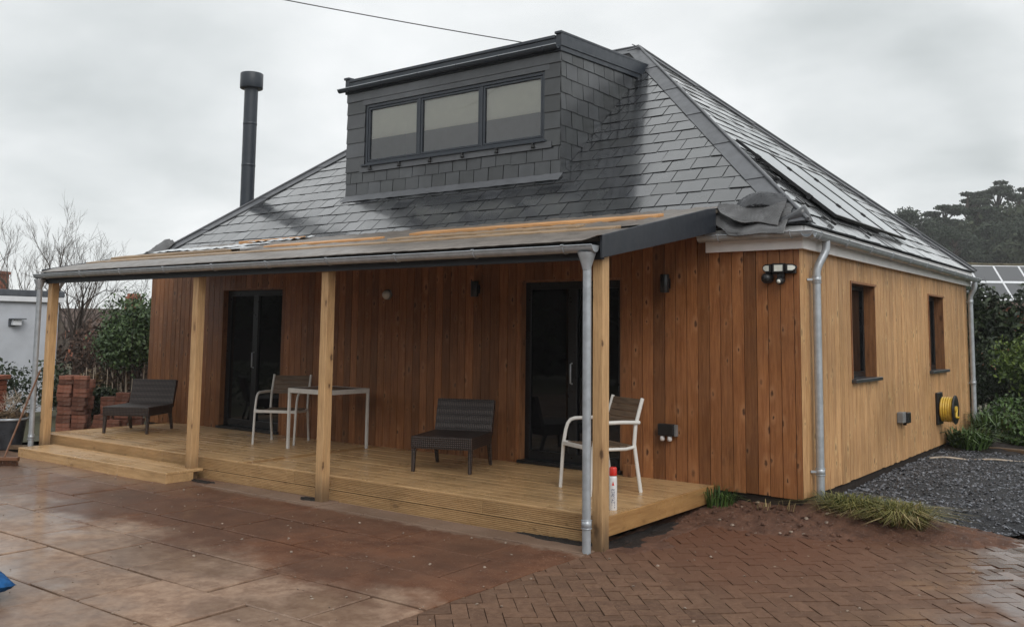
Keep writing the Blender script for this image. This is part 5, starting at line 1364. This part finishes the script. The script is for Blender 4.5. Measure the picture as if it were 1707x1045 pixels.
# planter with shrub
pt = empty('plant_pot', (-10.15, -2.3, ZG), 'black plant pot with pale rim beside the broom', 'plant pot')
pc = V3(-10.16, -2.22, ZG)
m = MB(); m.lathe([(.0, 0), (.155, 0), (.16, .01), (.205, .40), (.215, .42), (.20, .42), (.19, .37), (.0, .36)], pc, n=28); m.build('pot_body', MT['pot'], pt)
m = MB(); m.lathe([(.203, .385), (.222, .39), (.224, .415), (.203, .42)], pc, n=28); m.build('rim', MT['galv'], pt)
m = MB(); m.lathe([(.0, .375), (.188, .368)], pc, n=20); m.build('compost', MT['soil_and_shade'], pt)
m = MB(); q = random.Random(31)
for k in range(11): branch(m, (pc.x + q.uniform(-.1, .1), pc.y + q.uniform(-.1, .1), ZG + .37), (q.gauss(0, .5), q.gauss(0, .5), .9), .22, .008, 2, q, .6, .1, (2, 3), 4)
sh = tag(m.build('potted_shrub', MT['palestem']), 'dead twiggy shrub with pale stems growing in the black pot', 'shrub')
m = MB(); leaves(m, [(pc.x, pc.y, ZG + .43, .19, .19, .09)], 900, .025, seed=5); m.build('foliage', MT['straw'], sh).location = -sh.location
# dark bin at the very left
m = MB(); m.lathe([(.0, 0), (.17, 0), (.21, .40), (.20, .40)], (-10.75, -2.55, ZG), n=20); tag(m.build('black_tub', MT['black']), 'black plastic tub cut off by the left edge', 'tub')
# timber strip on ground
m = MB(); m.bar((-10.9, -2.75, ZG + .035), (-9.62, -2.02, ZG + .035), .06, .06); tag(m.build('ground_batten', MT['slat'], bevel=.006), 'dark timber batten on the ground before the plant pot', 'timber')
# broom
br = empty('broom', (-8.85, -2.9, ZG), 'long handled broom leaning on the left veranda post', 'broom')
hp = V3(-8.62, -2.98, ZG + .10); tp = V3(-9.38, -2.24, 1.02)
m = MB(); m.tube([hp, tp], .0125, 8); m.build('handle', MT['broomwood'], br)
dv = V3(.80, .60, 0); m = MB(); m.obox(hp - V3(0, 0, .02), dv * .17, V3(-.6, .8, 0) * .03, V3(0, 0, .022)); m.build('broom_head', MT['broomwood'], br, bevel=.005)
m = MB(); q = random.Random(4)
for k in range(260):
    o = hp + dv * q.uniform(-.165, .165) + V3(-.6, .8, 0) * q.uniform(-.026, .026); e = o + V3(q.gauss(0, .008), q.gauss(0, .008), 0) + dv * 0; m.tube([(o.x, o.y, ZG + .062), (e.x, e.y, ZG + .002)], .0022, 3, False)
m.build('bristles', MT['bristle'], br)
# blue cushion at the left edge
def pillow(c, ax, ay, hgt):
    m = MB()
    for sgn in (1, -1):
        def fn(u, v, s=sgn):
            a, b = u * 2 - 1, v * 2 - 1
            e = max(0, (1 - a * a) * (1 - b * b)); k = 1 - .10 * (1 - abs(a)) * abs(b) - .10 * (1 - abs(b)) * abs(a)
            p = c + ax * a * k + ay * b * k; return (p.x, p.y, p.z + s * hgt * e ** .42 + .004 * hsh(u * 2, v * 2))
        m.grid(26, 26, fn)
        if sgn < 0: pass
    return m
pc2 = ray_pt(-86, 972, 6.2); pc2 = V3(2.953, -8.366, 1.6) + (pc2 - V3(2.953, -8.366, 1.6)) * ((1.6 - ZG - .10) / (1.6 - pc2.z))
m = pillow(V3(pc2.x, pc2.y, ZG + .10), _r * .24 + V3(-.6, .8, 0) * .20, V3(-.6, .8, 0) * .24 - _r * .20, .10)
tag(m.build('cushion', MT['blue']), 'corner of a blue fabric cushion at the left edge', 'cushion')
# unseen hedge added behind the camera: darkens door glass, blocks low sky from porch
hb4 = []
q = random.Random(6)
for k in range(170): hb4.append((-46 + 60 * q.random(), -19 - 2.0 * q.random(), .6 + 4.6 * q.random(), 1.5, .9, 1.2))
for k in range(60): hb4.append((-44 + 2 * q.random(), -19 + 15 * q.random(), .6 + 4.0 * q.random(), .9, 1.5, 1.2))
m = MB(); leaves(m, hb4, 24000, .30, seed=13); hd = tag(m.build('hedge', MT['hedge']), 'unseen hedge added to block low sky and darken the door glass', 'hedge')
m = MB(); m.box(-45, 14, -20.2, -19.8, 0, 4.6); m.box(-43.2, -42.8, -19.7, -5, 0, 4.0); m.build('sky_block_core', MT['barkdark'], hd).location = -hd.location  # solid boxes inside the added hedge so no low sky shows through
